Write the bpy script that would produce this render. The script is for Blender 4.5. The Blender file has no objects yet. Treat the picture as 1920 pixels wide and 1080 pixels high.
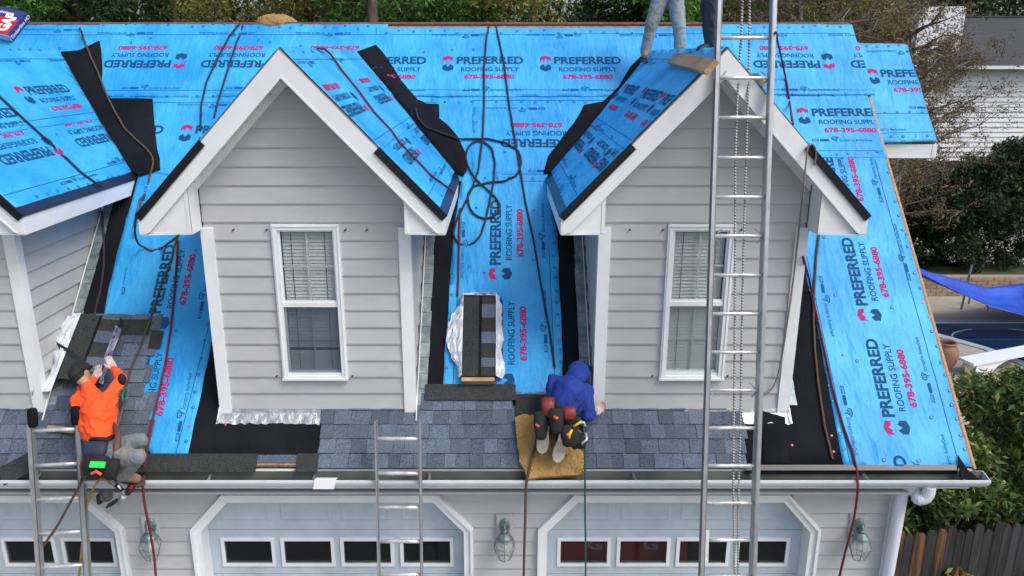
import bpy, bmesh, math, random
import numpy as np
from mathutils import Vector, Matrix, noise
random.seed(7)
S = bpy.context.scene
COL = S.collection
V = Vector
# ---------------------------------------------------------------- camera, sky, sun
TH = math.radians(16.3); F = 1475.0; PX, PY = 940.0, 540.0
CAM = V((0, -7.0, 6.5))
cd = bpy.data.cameras.new('camera'); cam = bpy.data.objects.new('camera', cd); COL.objects.link(cam)
cam.location = CAM; cam.rotation_euler = (math.radians(90) - TH, 0, 0)
cd.sensor_width = 36; cd.lens = F / 1920 * 36; cd.shift_x = 20 / 1920; cd.clip_end = 600; cd.clip_start = 0.1
S.camera = cam
W = bpy.data.worlds.new('World'); S.world = W; W.use_nodes = True
nt = W.node_tree; nt.nodes.clear()
sky = nt.nodes.new('ShaderNodeTexSky'); sky.sky_type = 'NISHITA'; sky.sun_disc = False
sky.sun_elevation = math.radians(52); sky.sun_rotation = math.radians(128)
sky.air_density = 1.0; sky.dust_density = 4.5; sky.ozone_density = 1.0
bg = nt.nodes.new('ShaderNodeBackground'); bg.inputs['Strength'].default_value = 0.15
wo = nt.nodes.new('ShaderNodeOutputWorld')
nt.links.new(sky.outputs[0], bg.inputs[0]); nt.links.new(bg.outputs[0], wo.inputs[0])
sl = bpy.data.lights.new('sun', 'SUN'); sl.energy = 1.0; sl.angle = math.radians(22); sl.color = (1, 0.985, 0.97)
sun = bpy.data.objects.new('sun', sl); COL.objects.link(sun)
az = math.radians(128); el = math.radians(52)
sd = V((math.sin(az) * math.cos(el), math.cos(az) * math.cos(el), math.sin(el)))
sun.rotation_euler = sd.to_track_quat('Z', 'Y').to_euler(); sun.location = (-4, -10, 20)
S.view_settings.view_transform = 'Standard'; S.view_settings.look = 'None'
S.view_settings.gamma = 1; S.view_settings.use_curve_mapping = False; S.view_settings.exposure = 0.42

# ---------------------------------------------------------------- helpers
def rayd(u, v):
    a = (u - PX) / F; b = (v - PY) / F
    return V((a, math.cos(TH) - b * math.sin(TH), -math.sin(TH) - b * math.cos(TH)))
def hit(u, v, p0, n):
    d = rayd(u, v); t = (p0 - CAM).dot(n) / d.dot(n); return CAM + d * t
def FP(u, v, y): return hit(u, v, V((0, y, 0)), V((0, 1, 0)))
def GP(u, v, z=0): return hit(u, v, V((0, 0, z)), V((0, 0, 1)))
def SP(u, v, x): return hit(u, v, V((x, 0, 0)), V((1, 0, 0)))
M_ = 1.0318
class Frame:
    def __init__(s, o, ex, ey):
        s.o = V(o); s.ex = V(ex).normalized(); s.ey = V(ey).normalized(); s.n = s.ex.cross(s.ey)
    def p(s, x, y, h=0): return s.o + s.ex * x + s.ey * y + s.n * h
    def px(s, u, v, h=0):
        q = hit(u, v, s.o + s.n * h, s.n); d = q - s.o
        return (d.dot(s.ex), d.dot(s.ey))
    def P(s, u, v, h=0): return hit(u, v, s.o + s.n * h, s.n)
    def mat(s, x, y, h=0, rot=0):
        m = Matrix((s.ex, s.ey, s.n)).transposed().to_4x4(); m.translation = s.p(x, y, h)
        return m @ Matrix.Rotation(rot, 4, 'Z')
ROOF = Frame((0, -0.19, 2.71), (1, 0, 0), (0, 1, M_))
RP = ROOF.P
def roofz(y): return 2.71 + (y + 0.19) * M_
def roofy(z): return (z - 2.71) / M_ - 0.19

# materials
MATS = {}
def nodes(name):
    m = bpy.data.materials.new(name); m.use_nodes = True; MATS[name] = m
    n = m.node_tree.nodes; return m, n, m.node_tree.links, n['Principled BSDF']
def mat(name, col, rough=0.6, var=0.12, scale=8, bump=0.15, bscale=40, metal=0, spec=0.5, stretch=(1, 1, 1), rnd=0.0, bdist=0.01, var2=0.0, col2=None, scale2=1.2, alpha=1):
    m, n, L, b = nodes(name)
    tc = n.new('ShaderNodeTexCoord'); mp = n.new('ShaderNodeMapping'); mp.inputs['Scale'].default_value = stretch
    L.new(tc.outputs['Object'], mp.inputs[0])
    t = n.new('ShaderNodeTexNoise'); t.inputs['Scale'].default_value = scale; t.inputs['Detail'].default_value = 6
    L.new(mp.outputs[0], t.inputs[0])
    mr = n.new('ShaderNodeMapRange'); mr.inputs[1].default_value = .25; mr.inputs[2].default_value = .75
    mr.inputs[3].default_value = 1 - var; mr.inputs[4].default_value = 1 + var
    L.new(t.outputs[0], mr.inputs[0])
    last = mr.outputs[0]
    if rnd:
        oi = n.new('ShaderNodeObjectInfo'); m2 = n.new('ShaderNodeMapRange')
        m2.inputs[3].default_value = 1 - rnd; m2.inputs[4].default_value = 1 + rnd
        L.new(oi.outputs['Random'], m2.inputs[0]); mm = n.new('ShaderNodeMath'); mm.operation = 'MULTIPLY'
        L.new(last, mm.inputs[0]); L.new(m2.outputs[0], mm.inputs[1]); last = mm.outputs[0]
    base = n.new('ShaderNodeRGB'); base.outputs[0].default_value = (*col, 1); bc = base.outputs[0]
    if col2:
        t2 = n.new('ShaderNodeTexNoise'); t2.inputs['Scale'].default_value = scale2; t2.inputs['Detail'].default_value = 7; t2.inputs['Roughness'].default_value = .65
        L.new(mp.outputs[0], t2.inputs[0]); r2 = n.new('ShaderNodeMapRange'); r2.inputs[1].default_value = .5 - .12; r2.inputs[2].default_value = .5 + .2
        L.new(t2.outputs[0], r2.inputs[0]); mx = n.new('ShaderNodeMix'); mx.data_type = 'RGBA'
        L.new(r2.outputs[0], mx.inputs[0]); L.new(bc, mx.inputs[6]); mx.inputs[7].default_value = (*col2, 1); bc = mx.outputs[2]
    vm = n.new('ShaderNodeVectorMath'); vm.operation = 'SCALE'; L.new(bc, vm.inputs[0]); L.new(last, vm.inputs['Scale'])
    L.new(vm.outputs[0], b.inputs['Base Color'])
    b.inputs['Roughness'].default_value = rough; b.inputs['Metallic'].default_value = metal
    b.inputs['Specular IOR Level'].default_value = spec
    if bump:
        t3 = n.new('ShaderNodeTexNoise'); t3.inputs['Scale'].default_value = bscale; t3.inputs['Detail'].default_value = 5
        L.new(mp.outputs[0], t3.inputs[0]); bp = n.new('ShaderNodeBump'); bp.inputs['Strength'].default_value = bump; bp.inputs['Distance'].default_value = bdist
        L.new(t3.outputs[0], bp.inputs['Height']); L.new(bp.outputs[0], b.inputs['Normal'])
    return m
def granule(name, c1, c2, rnd):     # mineral granules: fine speckle
    m, n, L, b = nodes(name)
    tc = n.new('ShaderNodeTexCoord'); oi = n.new('ShaderNodeObjectInfo')
    ad = n.new('ShaderNodeVectorMath'); ad.operation = 'ADD'; cx = n.new('ShaderNodeCombineXYZ')
    ml = n.new('ShaderNodeMath'); ml.operation = 'MULTIPLY'; ml.inputs[1].default_value = 37
    L.new(oi.outputs['Random'], ml.inputs[0]); L.new(ml.outputs[0], cx.inputs[0]); L.new(ml.outputs[0], cx.inputs[1])
    L.new(tc.outputs['Object'], ad.inputs[0]); L.new(cx.outputs[0], ad.inputs[1])
    t = n.new('ShaderNodeTexNoise'); t.inputs['Scale'].default_value = 130; t.inputs['Detail'].default_value = 3
    L.new(ad.outputs[0], t.inputs[0])
    w = n.new('ShaderNodeMapRange'); w.inputs[1].default_value = .38; w.inputs[2].default_value = .62; L.new(t.outputs[0], w.inputs[0])
    mx = n.new('ShaderNodeMix'); mx.data_type = 'RGBA'; mx.inputs[6].default_value = (*c1, 1); mx.inputs[7].default_value = (*c2, 1)
    L.new(w.outputs[0], mx.inputs[0])
    t2 = n.new('ShaderNodeTexNoise'); t2.inputs['Scale'].default_value = 9; L.new(ad.outputs[0], t2.inputs[0])
    m1 = n.new('ShaderNodeMapRange'); m1.inputs[3].default_value = .8; m1.inputs[4].default_value = 1.2; L.new(t2.outputs[0], m1.inputs[0])
    m2 = n.new('ShaderNodeMapRange'); m2.inputs[3].default_value = 1 - rnd; m2.inputs[4].default_value = 1 + rnd; L.new(oi.outputs['Random'], m2.inputs[0])
    mm = n.new('ShaderNodeMath'); mm.operation = 'MULTIPLY'; L.new(m1.outputs[0], mm.inputs[0]); L.new(m2.outputs[0], mm.inputs[1])
    vm = n.new('ShaderNodeVectorMath'); vm.operation = 'SCALE'; L.new(mx.outputs[2], vm.inputs[0]); L.new(mm.outputs[0], vm.inputs['Scale'])
    L.new(vm.outputs[0], b.inputs['Base Color']); b.inputs['Roughness'].default_value = .9; b.inputs['Specular IOR Level'].default_value = .3
    bp = n.new('ShaderNodeBump'); bp.inputs['Strength'].default_value = .5; bp.inputs['Distance'].default_value = .004
    L.new(t.outputs[0], bp.inputs['Height']); L.new(bp.outputs[0], b.inputs['Normal'])
    return m
def wrinkle_mat(name, c1, c2, rough=.5, bstr=.55, dist=.012):   # sheet with creases and puckers
    m, n, L, b = nodes(name)
    tc = n.new('ShaderNodeTexCoord')
    t = n.new('ShaderNodeTexNoise'); t.inputs['Scale'].default_value = 1.3; t.inputs['Detail'].default_value = 4; t.inputs['Roughness'].default_value = .6
    L.new(tc.outputs['Object'], t.inputs[0])
    w = n.new('ShaderNodeMapRange'); w.inputs[1].default_value = .35; w.inputs[2].default_value = .68; L.new(t.outputs[0], w.inputs[0])
    mx = n.new('ShaderNodeMix'); mx.data_type = 'RGBA'; mx.inputs[6].default_value = (*c1, 1); mx.inputs[7].default_value = (*c2, 1)
    L.new(w.outputs[0], mx.inputs[0])
    t5 = n.new('ShaderNodeTexNoise'); t5.inputs['Scale'].default_value = 60; t5.inputs['Detail'].default_value = 3; L.new(tc.outputs['Object'], t5.inputs[0])
    w5 = n.new('ShaderNodeMapRange'); w5.inputs[1].default_value = .3; w5.inputs[2].default_value = .7; w5.inputs[3].default_value = .92; w5.inputs[4].default_value = 1.06; L.new(t5.outputs[0], w5.inputs[0])
    vm = n.new('ShaderNodeVectorMath'); vm.operation = 'SCALE'; L.new(mx.outputs[2], vm.inputs[0]); L.new(w5.outputs[0], vm.inputs['Scale'])
    L.new(vm.outputs[0], b.inputs['Base Color'])
    b.inputs['Roughness'].default_value = rough
    hs = None
    for sc, rot, amt in ((3.0, .5, 1.0), (5.5, -.7, .45), (2.2, 1.3, .8), (9, 2.2, .2)):
        mp = n.new('ShaderNodeMapping'); mp.inputs['Rotation'].default_value = (0.3, rot, rot); mp.inputs['Scale'].default_value = (sc * 1.2, sc * .42, sc * .42)
        L.new(tc.outputs['Object'], mp.inputs[0])
        q = n.new('ShaderNodeTexNoise'); q.inputs['Scale'].default_value = 1.0; q.inputs['Detail'].default_value = 3; L.new(mp.outputs[0], q.inputs[0])
        # ridged
        s1 = n.new('ShaderNodeMath'); s1.operation = 'SUBTRACT'; s1.inputs[1].default_value = .5; L.new(q.outputs[0], s1.inputs[0])
        s2 = n.new('ShaderNodeMath'); s2.operation = 'ABSOLUTE'; L.new(s1.outputs[0], s2.inputs[0])
        s3 = n.new('ShaderNodeMath'); s3.operation = 'POWER'; s3.inputs[1].default_value = .7; L.new(s2.outputs[0], s3.inputs[0])
        s4 = n.new('ShaderNodeMath'); s4.operation = 'MULTIPLY'; s4.inputs[1].default_value = -amt; L.new(s3.outputs[0], s4.inputs[0])
        if hs is None: hs = s4.outputs[0]
        else:
            a = n.new('ShaderNodeMath'); L.new(hs, a.inputs[0]); L.new(s4.outputs[0], a.inputs[1]); hs = a.outputs[0]
    bp = n.new('ShaderNodeBump'); bp.inputs['Strength'].default_value = bstr; bp.inputs['Distance'].default_value = dist * 3
    L.new(hs, bp.inputs['Height']); L.new(bp.outputs[0], b.inputs['Normal'])
    return m
def leafmat(name, cols, trans=.25):
    m, n, L, b = nodes(name)
    g = n.new('ShaderNodeNewGeometry'); cr = n.new('ShaderNodeValToRGB')
    e = cr.color_ramp.elements; e[0].color = (*cols[0], 1); e[1].color = (*cols[-1], 1)
    for i, c in enumerate(cols[1:-1]):
        k = cr.color_ramp.elements.new((i + 1) / (len(cols) - 1)); k.color = (*c, 1)
    L.new(g.outputs['Random Per Island'], cr.inputs[0]); L.new(cr.outputs[0], b.inputs['Base Color'])
    b.inputs['Roughness'].default_value = .55; b.inputs['Specular IOR Level'].default_value = .3
    tr = n.new('ShaderNodeBsdfTranslucent'); L.new(cr.outputs[0], tr.inputs[0])
    mx = n.new('ShaderNodeMixShader'); mx.inputs[0].default_value = trans
    L.new(b.outputs[0], mx.inputs[1]); L.new(tr.outputs[0], mx.inputs[2]); L.new(mx.outputs[0], n['Material Output'].inputs[0])
    return m
def ropemat(name, c1, c2, freq=28, duty=.5):
    m, n, L, b = nodes(name)
    uv = n.new('ShaderNodeUVMap'); sp = n.new('ShaderNodeSeparateXYZ'); L.new(uv.outputs[0], sp.inputs[0])
    a = n.new('ShaderNodeMath'); a.operation = 'MULTIPLY'; a.inputs[1].default_value = freq; L.new(sp.outputs[1], a.inputs[0])
    c = n.new('ShaderNodeMath'); c.operation = 'ADD'; L.new(a.outputs[0], c.inputs[0]); L.new(sp.outputs[0], c.inputs[1])
    f = n.new('ShaderNodeMath'); f.operation = 'FRACT'; L.new(c.outputs[0], f.inputs[0])
    g = n.new('ShaderNodeMath'); g.operation = 'GREATER_THAN'; g.inputs[1].default_value = duty; L.new(f.outputs[0], g.inputs[0])
    mx = n.new('ShaderNodeMix'); mx.data_type = 'RGBA'; mx.inputs[6].default_value = (*c1, 1); mx.inputs[7].default_value = (*c2, 1)
    L.new(g.outputs[0], mx.inputs[0]); L.new(mx.outputs[2], b.inputs['Base Color']); b.inputs['Roughness'].default_value = .85
    s = n.new('ShaderNodeMath'); s.operation = 'PINGPONG'; s.inputs[1].default_value = .5; L.new(f.outputs[0], s.inputs[0])
    bp = n.new('ShaderNodeBump'); bp.inputs['Strength'].default_value = .8; bp.inputs['Distance'].default_value = .004; L.new(s.outputs[0], bp.inputs['Height']); L.new(bp.outputs[0], b.inputs['Normal'])
    return m
def glassmat(name, tint, transp, rough=.03):
    m, n, L, b = nodes(name)
    b.inputs['Base Color'].default_value = (*tint, 1); b.inputs['Roughness'].default_value = rough
    tr = n.new('ShaderNodeBsdfTransparent'); tr.inputs[0].default_value = (.96, .975, .98, 1)
    mx = n.new('ShaderNodeMixShader'); mx.inputs[0].default_value = transp
    L.new(b.outputs[0], mx.inputs[1]); L.new(tr.outputs[0], mx.inputs[2]); L.new(mx.outputs[0], n['Material Output'].inputs[0])
    return m
BLUE = wrinkle_mat('blue_underlayment', (.018, .285, .68), (.06, .45, .83), rough=.5, bstr=.65)
BLUE.node_tree.nodes['Principled BSDF'].inputs['Specular IOR Level'].default_value = .3
NAVY = mat('navy_ink', (.012, .07, .17), .75, .1, 20, 0, spec=.12)
PINK = mat('pink_ink', (.38, .03, .135), .75, .1, 20, 0, spec=.12)
THIN = mat('thin_navy_ink', (.012, .1, .26), .75, .1, 20, 0, spec=.12)
FELT = wrinkle_mat('black_felt', (.007, .008, .012), (.013, .014, .019), rough=.95, bstr=.3)
FELT.node_tree.nodes['Principled BSDF'].inputs['Specular IOR Level'].default_value = .12
WHITE = mat('white_vinyl_trim', (.78, .82, .85), .4, .03, 3, .03, 30, col2=(.7, .74, .77), scale2=2.5)
SIDE = mat('grey_vinyl_siding', (.475, .49, .51), .5, .04, 5, .06, 90, stretch=(1, 1, 3), rnd=.02, col2=(.435, .45, .47), scale2=1.5)
DECK = mat('osb_deck', (.34, .22, .14), .8, .35, 30, .3, 60, rnd=.05, col2=(.2, .09, .06), scale2=9)
WOOD = mat('pine_board', (.45, .3, .17), .7, .25, 14, .2, 60, stretch=(1, 6, 6), col2=(.3, .19, .1), scale2=5)
SHING = granule('shingle_granules', (.045, .062, .085), (.14, .18, .245), .27)
DSHING = granule('dark_granules', (.016, .018, .02), (.05, .055, .055), .1)
BLACKM = mat('black_metal', (.008, .009, .014), .35, .05, 10, 0)
NAVYM = mat('dark_navy_drip_metal', (.012, .018, .05), .35, .05, 10, 0)
GALV = mat('galvanised_flashing', (.17, .22, .24), .5, .3, 14, .2, 30, metal=.35, rnd=.12, col2=(.3, .35, .36), scale2=6)
ALUF = mat('crumpled_aluminium', (.5, .51, .52), .35, .3, 14, 1.0, 14, metal=.7, bdist=.02, col2=(.62,.63,.64), scale2=9)
ALU = mat('aluminium', (.46, .48, .52), .42, .15, 9, .05, 40, metal=.65, stretch=(3, 3, 1), col2=(.36, .37, .39), scale2=4)
ALUR = mat('worn_aluminium_rung', (.75, .76, .78), .35, .15, 20, .05, 40, metal=.5, col2=(.4, .4, .4), scale2=7)
GUT = mat('white_gutter_paint', (.66, .71, .78), .35, .05, 3, .02, 20)
GUTIN = mat('dirty_gutter_inside', (.17, .18, .15), .6, .4, 6, .1, 20, col2=(.07, .08, .07), scale2=3)
DOOR = mat('pale_blue_door_paint', (.48, .57, .63), .5, .05, 6, .1, 60, col2=(.38, .47, .54), scale2=2.5)
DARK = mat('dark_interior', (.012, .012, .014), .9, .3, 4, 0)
BLIND = mat('blind_vinyl', (.76, .8, .8), .6, .03, 5, 0)
GLASS = glassmat('window_glass', (.05, .06, .065), .86)
SCREEN = glassmat('insect_screen', (.07, .11, .16), .7, .5)
DGLASS = glassmat('dark_garage_glass', (.01, .012, .016), .6)
SKIN = mat('skin', (.42, .24, .17), .5, .06, 20, .05, 60)
# ---------------------------------------------------------------- object factory
BASE = {}
def reg(o, label=None, cat=None, group=None, kind=None):
    if label: o['label'] = label
    if cat: o['category'] = cat
    if group: o['group'] = group
    if kind: o['kind'] = kind
    return o
def thing(name, base, label, cat, group=None):
    o = bpy.data.objects.new(name, None); COL.objects.link(o); o.location = base; o.empty_display_size = .1
    BASE[o] = V(base); return reg(o, label, cat, group)
def link(name, me, parent=None, M=None, label=None, cat=None, group=None, kind=None, mats=None):
    o = bpy.data.objects.new(name, me); COL.objects.link(o)
    if mats and not me.materials:
        for m in mats: me.materials.append(m)
    b = BASE.get(parent, V((0, 0, 0))) if parent else V((0, 0, 0))
    if parent: o.parent = parent; BASE[o] = b
    Mw = M if M is not None else Matrix.Identity(4)
    o.matrix_local = Matrix.Translation(-b) @ Mw
    if parent and M is None:
        # keep part origin on the thing's base so sub-parts can be placed the same way
        me.transform(Matrix.Translation(-b)); o.matrix_local = Matrix.Identity(4)
    return reg(o, label, cat, group, kind)
class MB:
    def __init__(s): s.v = []; s.f = []; s.m = []; s.uv = []
    def add(s, vs, fs, mi=0):
        k = len(s.v); s.v += [tuple(a) for a in vs]
        for f in fs: s.f.append(tuple(i + k for i in f)); s.m.append(mi)
    def box(s, lo, hi, mi=0):
        x0, y0, z0 = lo; x1, y1, z1 = hi
        s.add([(x0, y0, z0), (x1, y0, z0), (x1, y1, z0), (x0, y1, z0), (x0, y0, z1), (x1, y0, z1), (x1, y1, z1), (x0, y1, z1)],
              [(0, 3, 2, 1), (4, 5, 6, 7), (0, 1, 5, 4), (1, 2, 6, 5), (2, 3, 7, 6), (3, 0, 4, 7)], mi)
    def obox(s, M, lo, hi, mi=0):
        t = MB(); t.box(lo, hi); s.add([M @ V(a) for a in t.v], t.f, mi)
    def beam(s, a, b, w, d, up=(0, 0, 1), mi=0):   # box along a->b, w across (x), d along 'up'
        a = V(a); b = V(b); z = (b - a); L = z.length; z.normalize(); y = V(up) - z * V(up).dot(z)
        if y.length < 1e-4: y = V((0, 1, 0)) - z * z.y
        y.normalize(); x = y.cross(z)
        M = Matrix((x, y, z)).transposed().to_4x4(); M.translation = a
        s.obox(M, (-w / 2, -d / 2, 0), (w / 2, d / 2, L), mi)
    def prism(s, poly, ext, mi=0):    # poly: list of 3d pts, ext: vector
        n = len(poly); ext = V(ext); a = [V(p) for p in poly]; b = [p + ext for p in a]
        s.add(a + b, [tuple(range(n))[::-1], tuple(range(n, 2 * n))] + [(i, (i + 1) % n, n + (i + 1) % n, n + i) for i in range(n)], mi)
    def tube(s, pts, r, seg=8, mi=0, cap=True, rr=None):
        pts = [V(p) for p in pts]; n = len(pts); ring = []; L = 0
        prev = None; k = len(s.v)
        for i, p in enumerate(pts):
            t = (pts[min(i + 1, n - 1)] - pts[max(i - 1, 0)])
            if t.length < 1e-9: t = V((0, 0, 1))
            t.normalize()
            if prev is None:
                x = t.orthogonal().normalized()
            else:
                x = prev - t * prev.dot(t); x = x.normalized() if x.length > 1e-6 else t.orthogonal().normalized()
            prev = x; y = t.cross(x); q = rr[i] if rr else r
            if i: L += (p - pts[i - 1]).length
            for j in range(seg):
                a = 2 * math.pi * j / seg; s.v.append(tuple(p + (x * math.cos(a) + y * math.sin(a)) * q)); ring.append((j / seg, L))
        for i in range(n - 1):
            for j in range(seg):
                a = k + i * seg + j; b = k + i * seg + (j + 1) % seg
                s.f.append((a, b, b + seg, a + seg)); s.m.append(mi)
        if cap:
            s.f.append(tuple(k + j for j in range(seg))[::-1]); s.m.append(mi)
            s.f.append(tuple(k + (n - 1) * seg + j for j in range(seg))); s.m.append(mi)
        s.uvr = ring; return s
    def lathe(s, prof, M=Matrix.Identity(4), seg=16, mi=0, sx=1, sy=1):   # prof [(r,z)]
        k = len(s.v)
        for r, z in prof:
            for j in range(seg):
                a = 2 * math.pi * j / seg; s.v.append(tuple(M @ V((r * math.cos(a) * sx, r * math.sin(a) * sy, z))))
        for i in range(len(prof) - 1):
            for j in range(seg):
                a = k + i * seg + j; b = k + i * seg + (j + 1) % seg; s.f.append((a, b, b + seg, a + seg)); s.m.append(mi)
        s.f.append(tuple(k + j for j in range(seg))[::-1]); s.m.append(mi)
        s.f.append(tuple(k + (len(prof) - 1) * seg + j for j in range(seg))); s.m.append(mi)
    def sph(s, c, r, mi=0, seg=12, M=None):
        M0 = Matrix.Translation(V(c)) if M is None else M
        if not isinstance(r, (tuple, list)): r = (r, r, r)
        pr = [(max(1e-4, math.sin(math.pi * i / (seg // 2 + 1))), -math.cos(math.pi * i / (seg // 2 + 1))) for i in range(seg // 2 + 2)]
        s.lathe(pr, M0 @ Matrix.Diagonal((*r, 1)), seg, mi)
    def mesh(s, name='mesh', smooth=False):
        me = bpy.data.meshes.new(name); me.from_pydata(s.v, [], s.f)
        if any(s.m): me.polygons.foreach_set('material_index', s.m)
        if smooth: me.polygons.foreach_set('use_smooth', [True] * len(s.f))
        me.update(); return me
    def out(s, name, mats, parent=None, smooth=False, **k):
        me = s.mesh(name, smooth)
        if not isinstance(mats, (list, tuple)): mats = [mats]
        return link(name, me, parent, mats=mats, **k)
def fixn(me):
    bm = bmesh.new(); bm.from_mesh(me); bmesh.ops.recalc_face_normals(bm, faces=bm.faces); bm.to_mesh(me); bm.free()
def rope(name, pts, r, m, label, cat='rope', group=None, parent=None, sub=6, seg=8):
    pts = [V(p) for p in pts]; q = []
    for i in range(len(pts) - 1):
        p0 = pts[max(i - 1, 0)]; p1 = pts[i]; p2 = pts[i + 1]; p3 = pts[min(i + 2, len(pts) - 1)]
        for j in range(sub):
            t = j / sub
            q.append(.5 * ((2 * p1) + (-p0 + p2) * t + (2 * p0 - 5 * p1 + 4 * p2 - p3) * t * t + (-p0 + 3 * p1 - 3 * p2 + p3) * t ** 3))
    q.append(pts[-1]); b = MB(); b.tube(q, r, seg); me = b.mesh(name, True)
    uvl = me.uv_layers.new(name='UVMap'); uvs = []
    for l in me.loops:
        a = b.uvr[l.vertex_index]; uvs += [a[0], a[1]]
    for p in me.polygons:                      # seam fix
        if len(p.vertices) == 4:
            us = [b.uvr[i][0] for i in p.vertices]
            if max(us) - min(us) > .5:
                for li, vi in zip(p.loop_indices, p.vertices):
                    if b.uvr[vi][0] < .5: uvs[2 * li] += 1
    uvl.data.foreach_set('uv', uvs)
    return link(name, me, parent, label=label, cat=cat, group=group, mats=[m])
# ---------------------------------------------------------------- sheets and print
def wr(x, y, amp, seed):
    n = noise.noise
    a = n(V((x * 2.1 + y * 1.0 + seed, y * .8, seed))); b = n(V((x * 1.2 + seed, y * 4.5 - x * 1.5, 3.1)))
    c = n(V((x * 5.5 + seed * 2, y * 2.0 + x, 7.7)))
    return amp * ((1 - abs(a) * 2.2) + .7 * (1 - abs(b) * 2.5) + .5 * c)
def cut(bm, step):
    xs = [v.co.x for v in bm.verts]; ys = [v.co.y for v in bm.verts]
    if not xs: return
    for ax, lo, hi in ((0, min(xs), max(xs)), (1, min(ys), max(ys))):
        k = math.floor(lo / step) + 1
        while k * step < hi:
            co = [0, 0, 0]; no = [0, 0, 0]; co[ax] = k * step; no[ax] = 1
            bmesh.ops.bisect_plane(bm, geom=bm.verts[:] + bm.edges[:] + bm.faces[:], plane_co=co, plane_no=no, dist=1e-6)
            k += 1
def rag(poly, j=.012, step=.12, seed=0):    # torn edge: subdivide the outline and jitter
    rnd = random.Random(seed); q = []
    n = len(poly)
    for i in range(n):
        a = poly[i]; b = poly[(i + 1) % n]; L = math.hypot(b[0] - a[0], b[1] - a[1]); k = max(1, int(L / step))
        for t in range(k):
            f = t / k; w = j if t else 0
            q.append((a[0] + (b[0] - a[0]) * f + rnd.uniform(-w, w), a[1] + (b[1] - a[1]) * f + rnd.uniform(-w, w)))
    return q
def sheet(name, fr, poly, h, m, parent, amp=.004, seed=0, step=.07, label=None, ragj=.006, edge=None):
    bm = bmesh.new(); poly = rag(poly, ragj, .15, seed) if ragj else poly
    f = bm.faces.new([bm.verts.new((x, y, 0)) for x, y in poly])
    bmesh.ops.triangulate(bm, faces=[f]); cut(bm, step)
    be = [e for e in bm.edges if e.is_boundary]
    r = bmesh.ops.extrude_edge_only(bm, edges=be); low = set(v for v in r['geom'] if isinstance(v, bmesh.types.BMVert))
    for v in bm.verts:
        x, y = v.co.x, v.co.y
        z = -.002 if v in low else h + wr(x, y, amp, seed)
        if v in low: z = h - .006
        v.co = fr.p(x, y, z)
    bmesh.ops.recalc_face_normals(bm, faces=bm.faces)
    me = bpy.data.meshes.new(name); bm.to_mesh(me); bm.free()
    me.polygons.foreach_set('use_smooth', [True] * len(me.polygons))
    o = link(name, me, parent, mats=[m]); 
    if label: o['label'] = label
    o2 = dict(fr=fr, h=h, amp=amp, seed=seed, step=step, obj=o); return o2
TXT = {}
def text2d(s, bold=.02):
    k = (s, bold)
    if k in TXT: return TXT[k]
    cu = bpy.data.curves.new('t', 'FONT'); cu.body = s; cu.size = 1; cu.offset = bold; cu.resolution_u = 3
    o = bpy.data.objects.new('t', cu); COL.objects.link(o)
    dg = bpy.context.evaluated_depsgraph_get(); me = bpy.data.meshes.new_from_object(o.evaluated_get(dg))
    vs = [(v.co.x, v.co.y) for v in me.vertices]; fs = [tuple(p.vertices) for p in me.polygons]
    bpy.data.objects.remove(o); bpy.data.curves.remove(cu); bpy.data.meshes.remove(me)
    x0 = min(a[0] for a in vs); x1 = max(a[0] for a in vs); y0 = min(a[1] for a in vs); y1 = max(a[1] for a in vs)
    vs = [((x - (x0 + x1) / 2) / (x1 - x0), (y - (y0 + y1) / 2) / (y1 - y0)) for x, y in vs]
    TXT[k] = (vs, fs); return TXT[k]
RED_L = [(-.5, .0), (-.5, .33), (0, .55), (.5, .33), (.5, -.3), (.32, -.02), (.2, -.16), (0.02, .12), (-.22, -.2), (-.32, -.02)]
RED_L = [(-.5, -.45), (-.5, .25), (0, .5), (.5, .25), (.5, -.35), (.38, -.12), (.22, -.22), (.05, .08), (-.2, -.25), (-.34, -.12)]
DRK_L = [(-.5, -.25), (0, -.5), (.5, -.25), (.5, .25), (.22, .5), (.0, .1), (-.22, .5), (-.5, .2)]
def block_items():
    it = []
    it.append((text2d('PREFERRED', .034), (0, 0), (.85, .125), 0))
    it.append((text2d('ROOFING SUPPLY', .012), (0, -.15), (.73, .07), 0))
    it.append((text2d('678-395-6880', .04), (-.01, -.275), (.63, .078), 1))
    it.append(((RED_L, [tuple(range(len(RED_L)))]), (-.535, .02), (.14, .12), 1))
    it.append(((DRK_L, [tuple(range(len(DRK_L)))]), (-.535, -.125), (.14, .12), 0))
    return it
def ring2d(n=20, w=.12, rx=1, ry=1):
    vs = []; fs = []
    for i in range(n):
        a = 2 * math.pi * i / n; c, s_ = math.cos(a) * .5, math.sin(a) * .5
        vs += [(c * rx, s_ * ry), (c * (rx - w * 2), s_ * (ry - w * 2))]
    for i in range(n):
        j = (i + 1) % n; fs.append((2 * i, 2 * j, 2 * j + 1, 2 * i + 1))
    return vs, fs
PILL = [(-.5, 0), (-.46, .35), (-.4, .5), (.4, .5), (.46, .35), (.5, 0), (.46, -.35), (.4, -.5), (-.4, -.5), (-.46, -.35)]
def outline(poly, w):
    vs = []; n = len(poly); cx = sum(p[0] for p in poly) / n; cy = sum(p[1] for p in poly) / n
    for x, y in poly: vs += [(x, y), (cx + (x - cx) * (1 - w), cy + (y - cy) * (1 - w))]
    return vs, [(2 * i, 2 * ((i + 1) % n), 2 * ((i + 1) % n) + 1, 2 * i + 1) for i in range(n)]
LEAF = [(-.5, .25), (-.3, .45), (.1, .5), (.5, .3), (.2, 0), (.05, -.5), (-.1, -.2), (-.4, -.05)]
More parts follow.
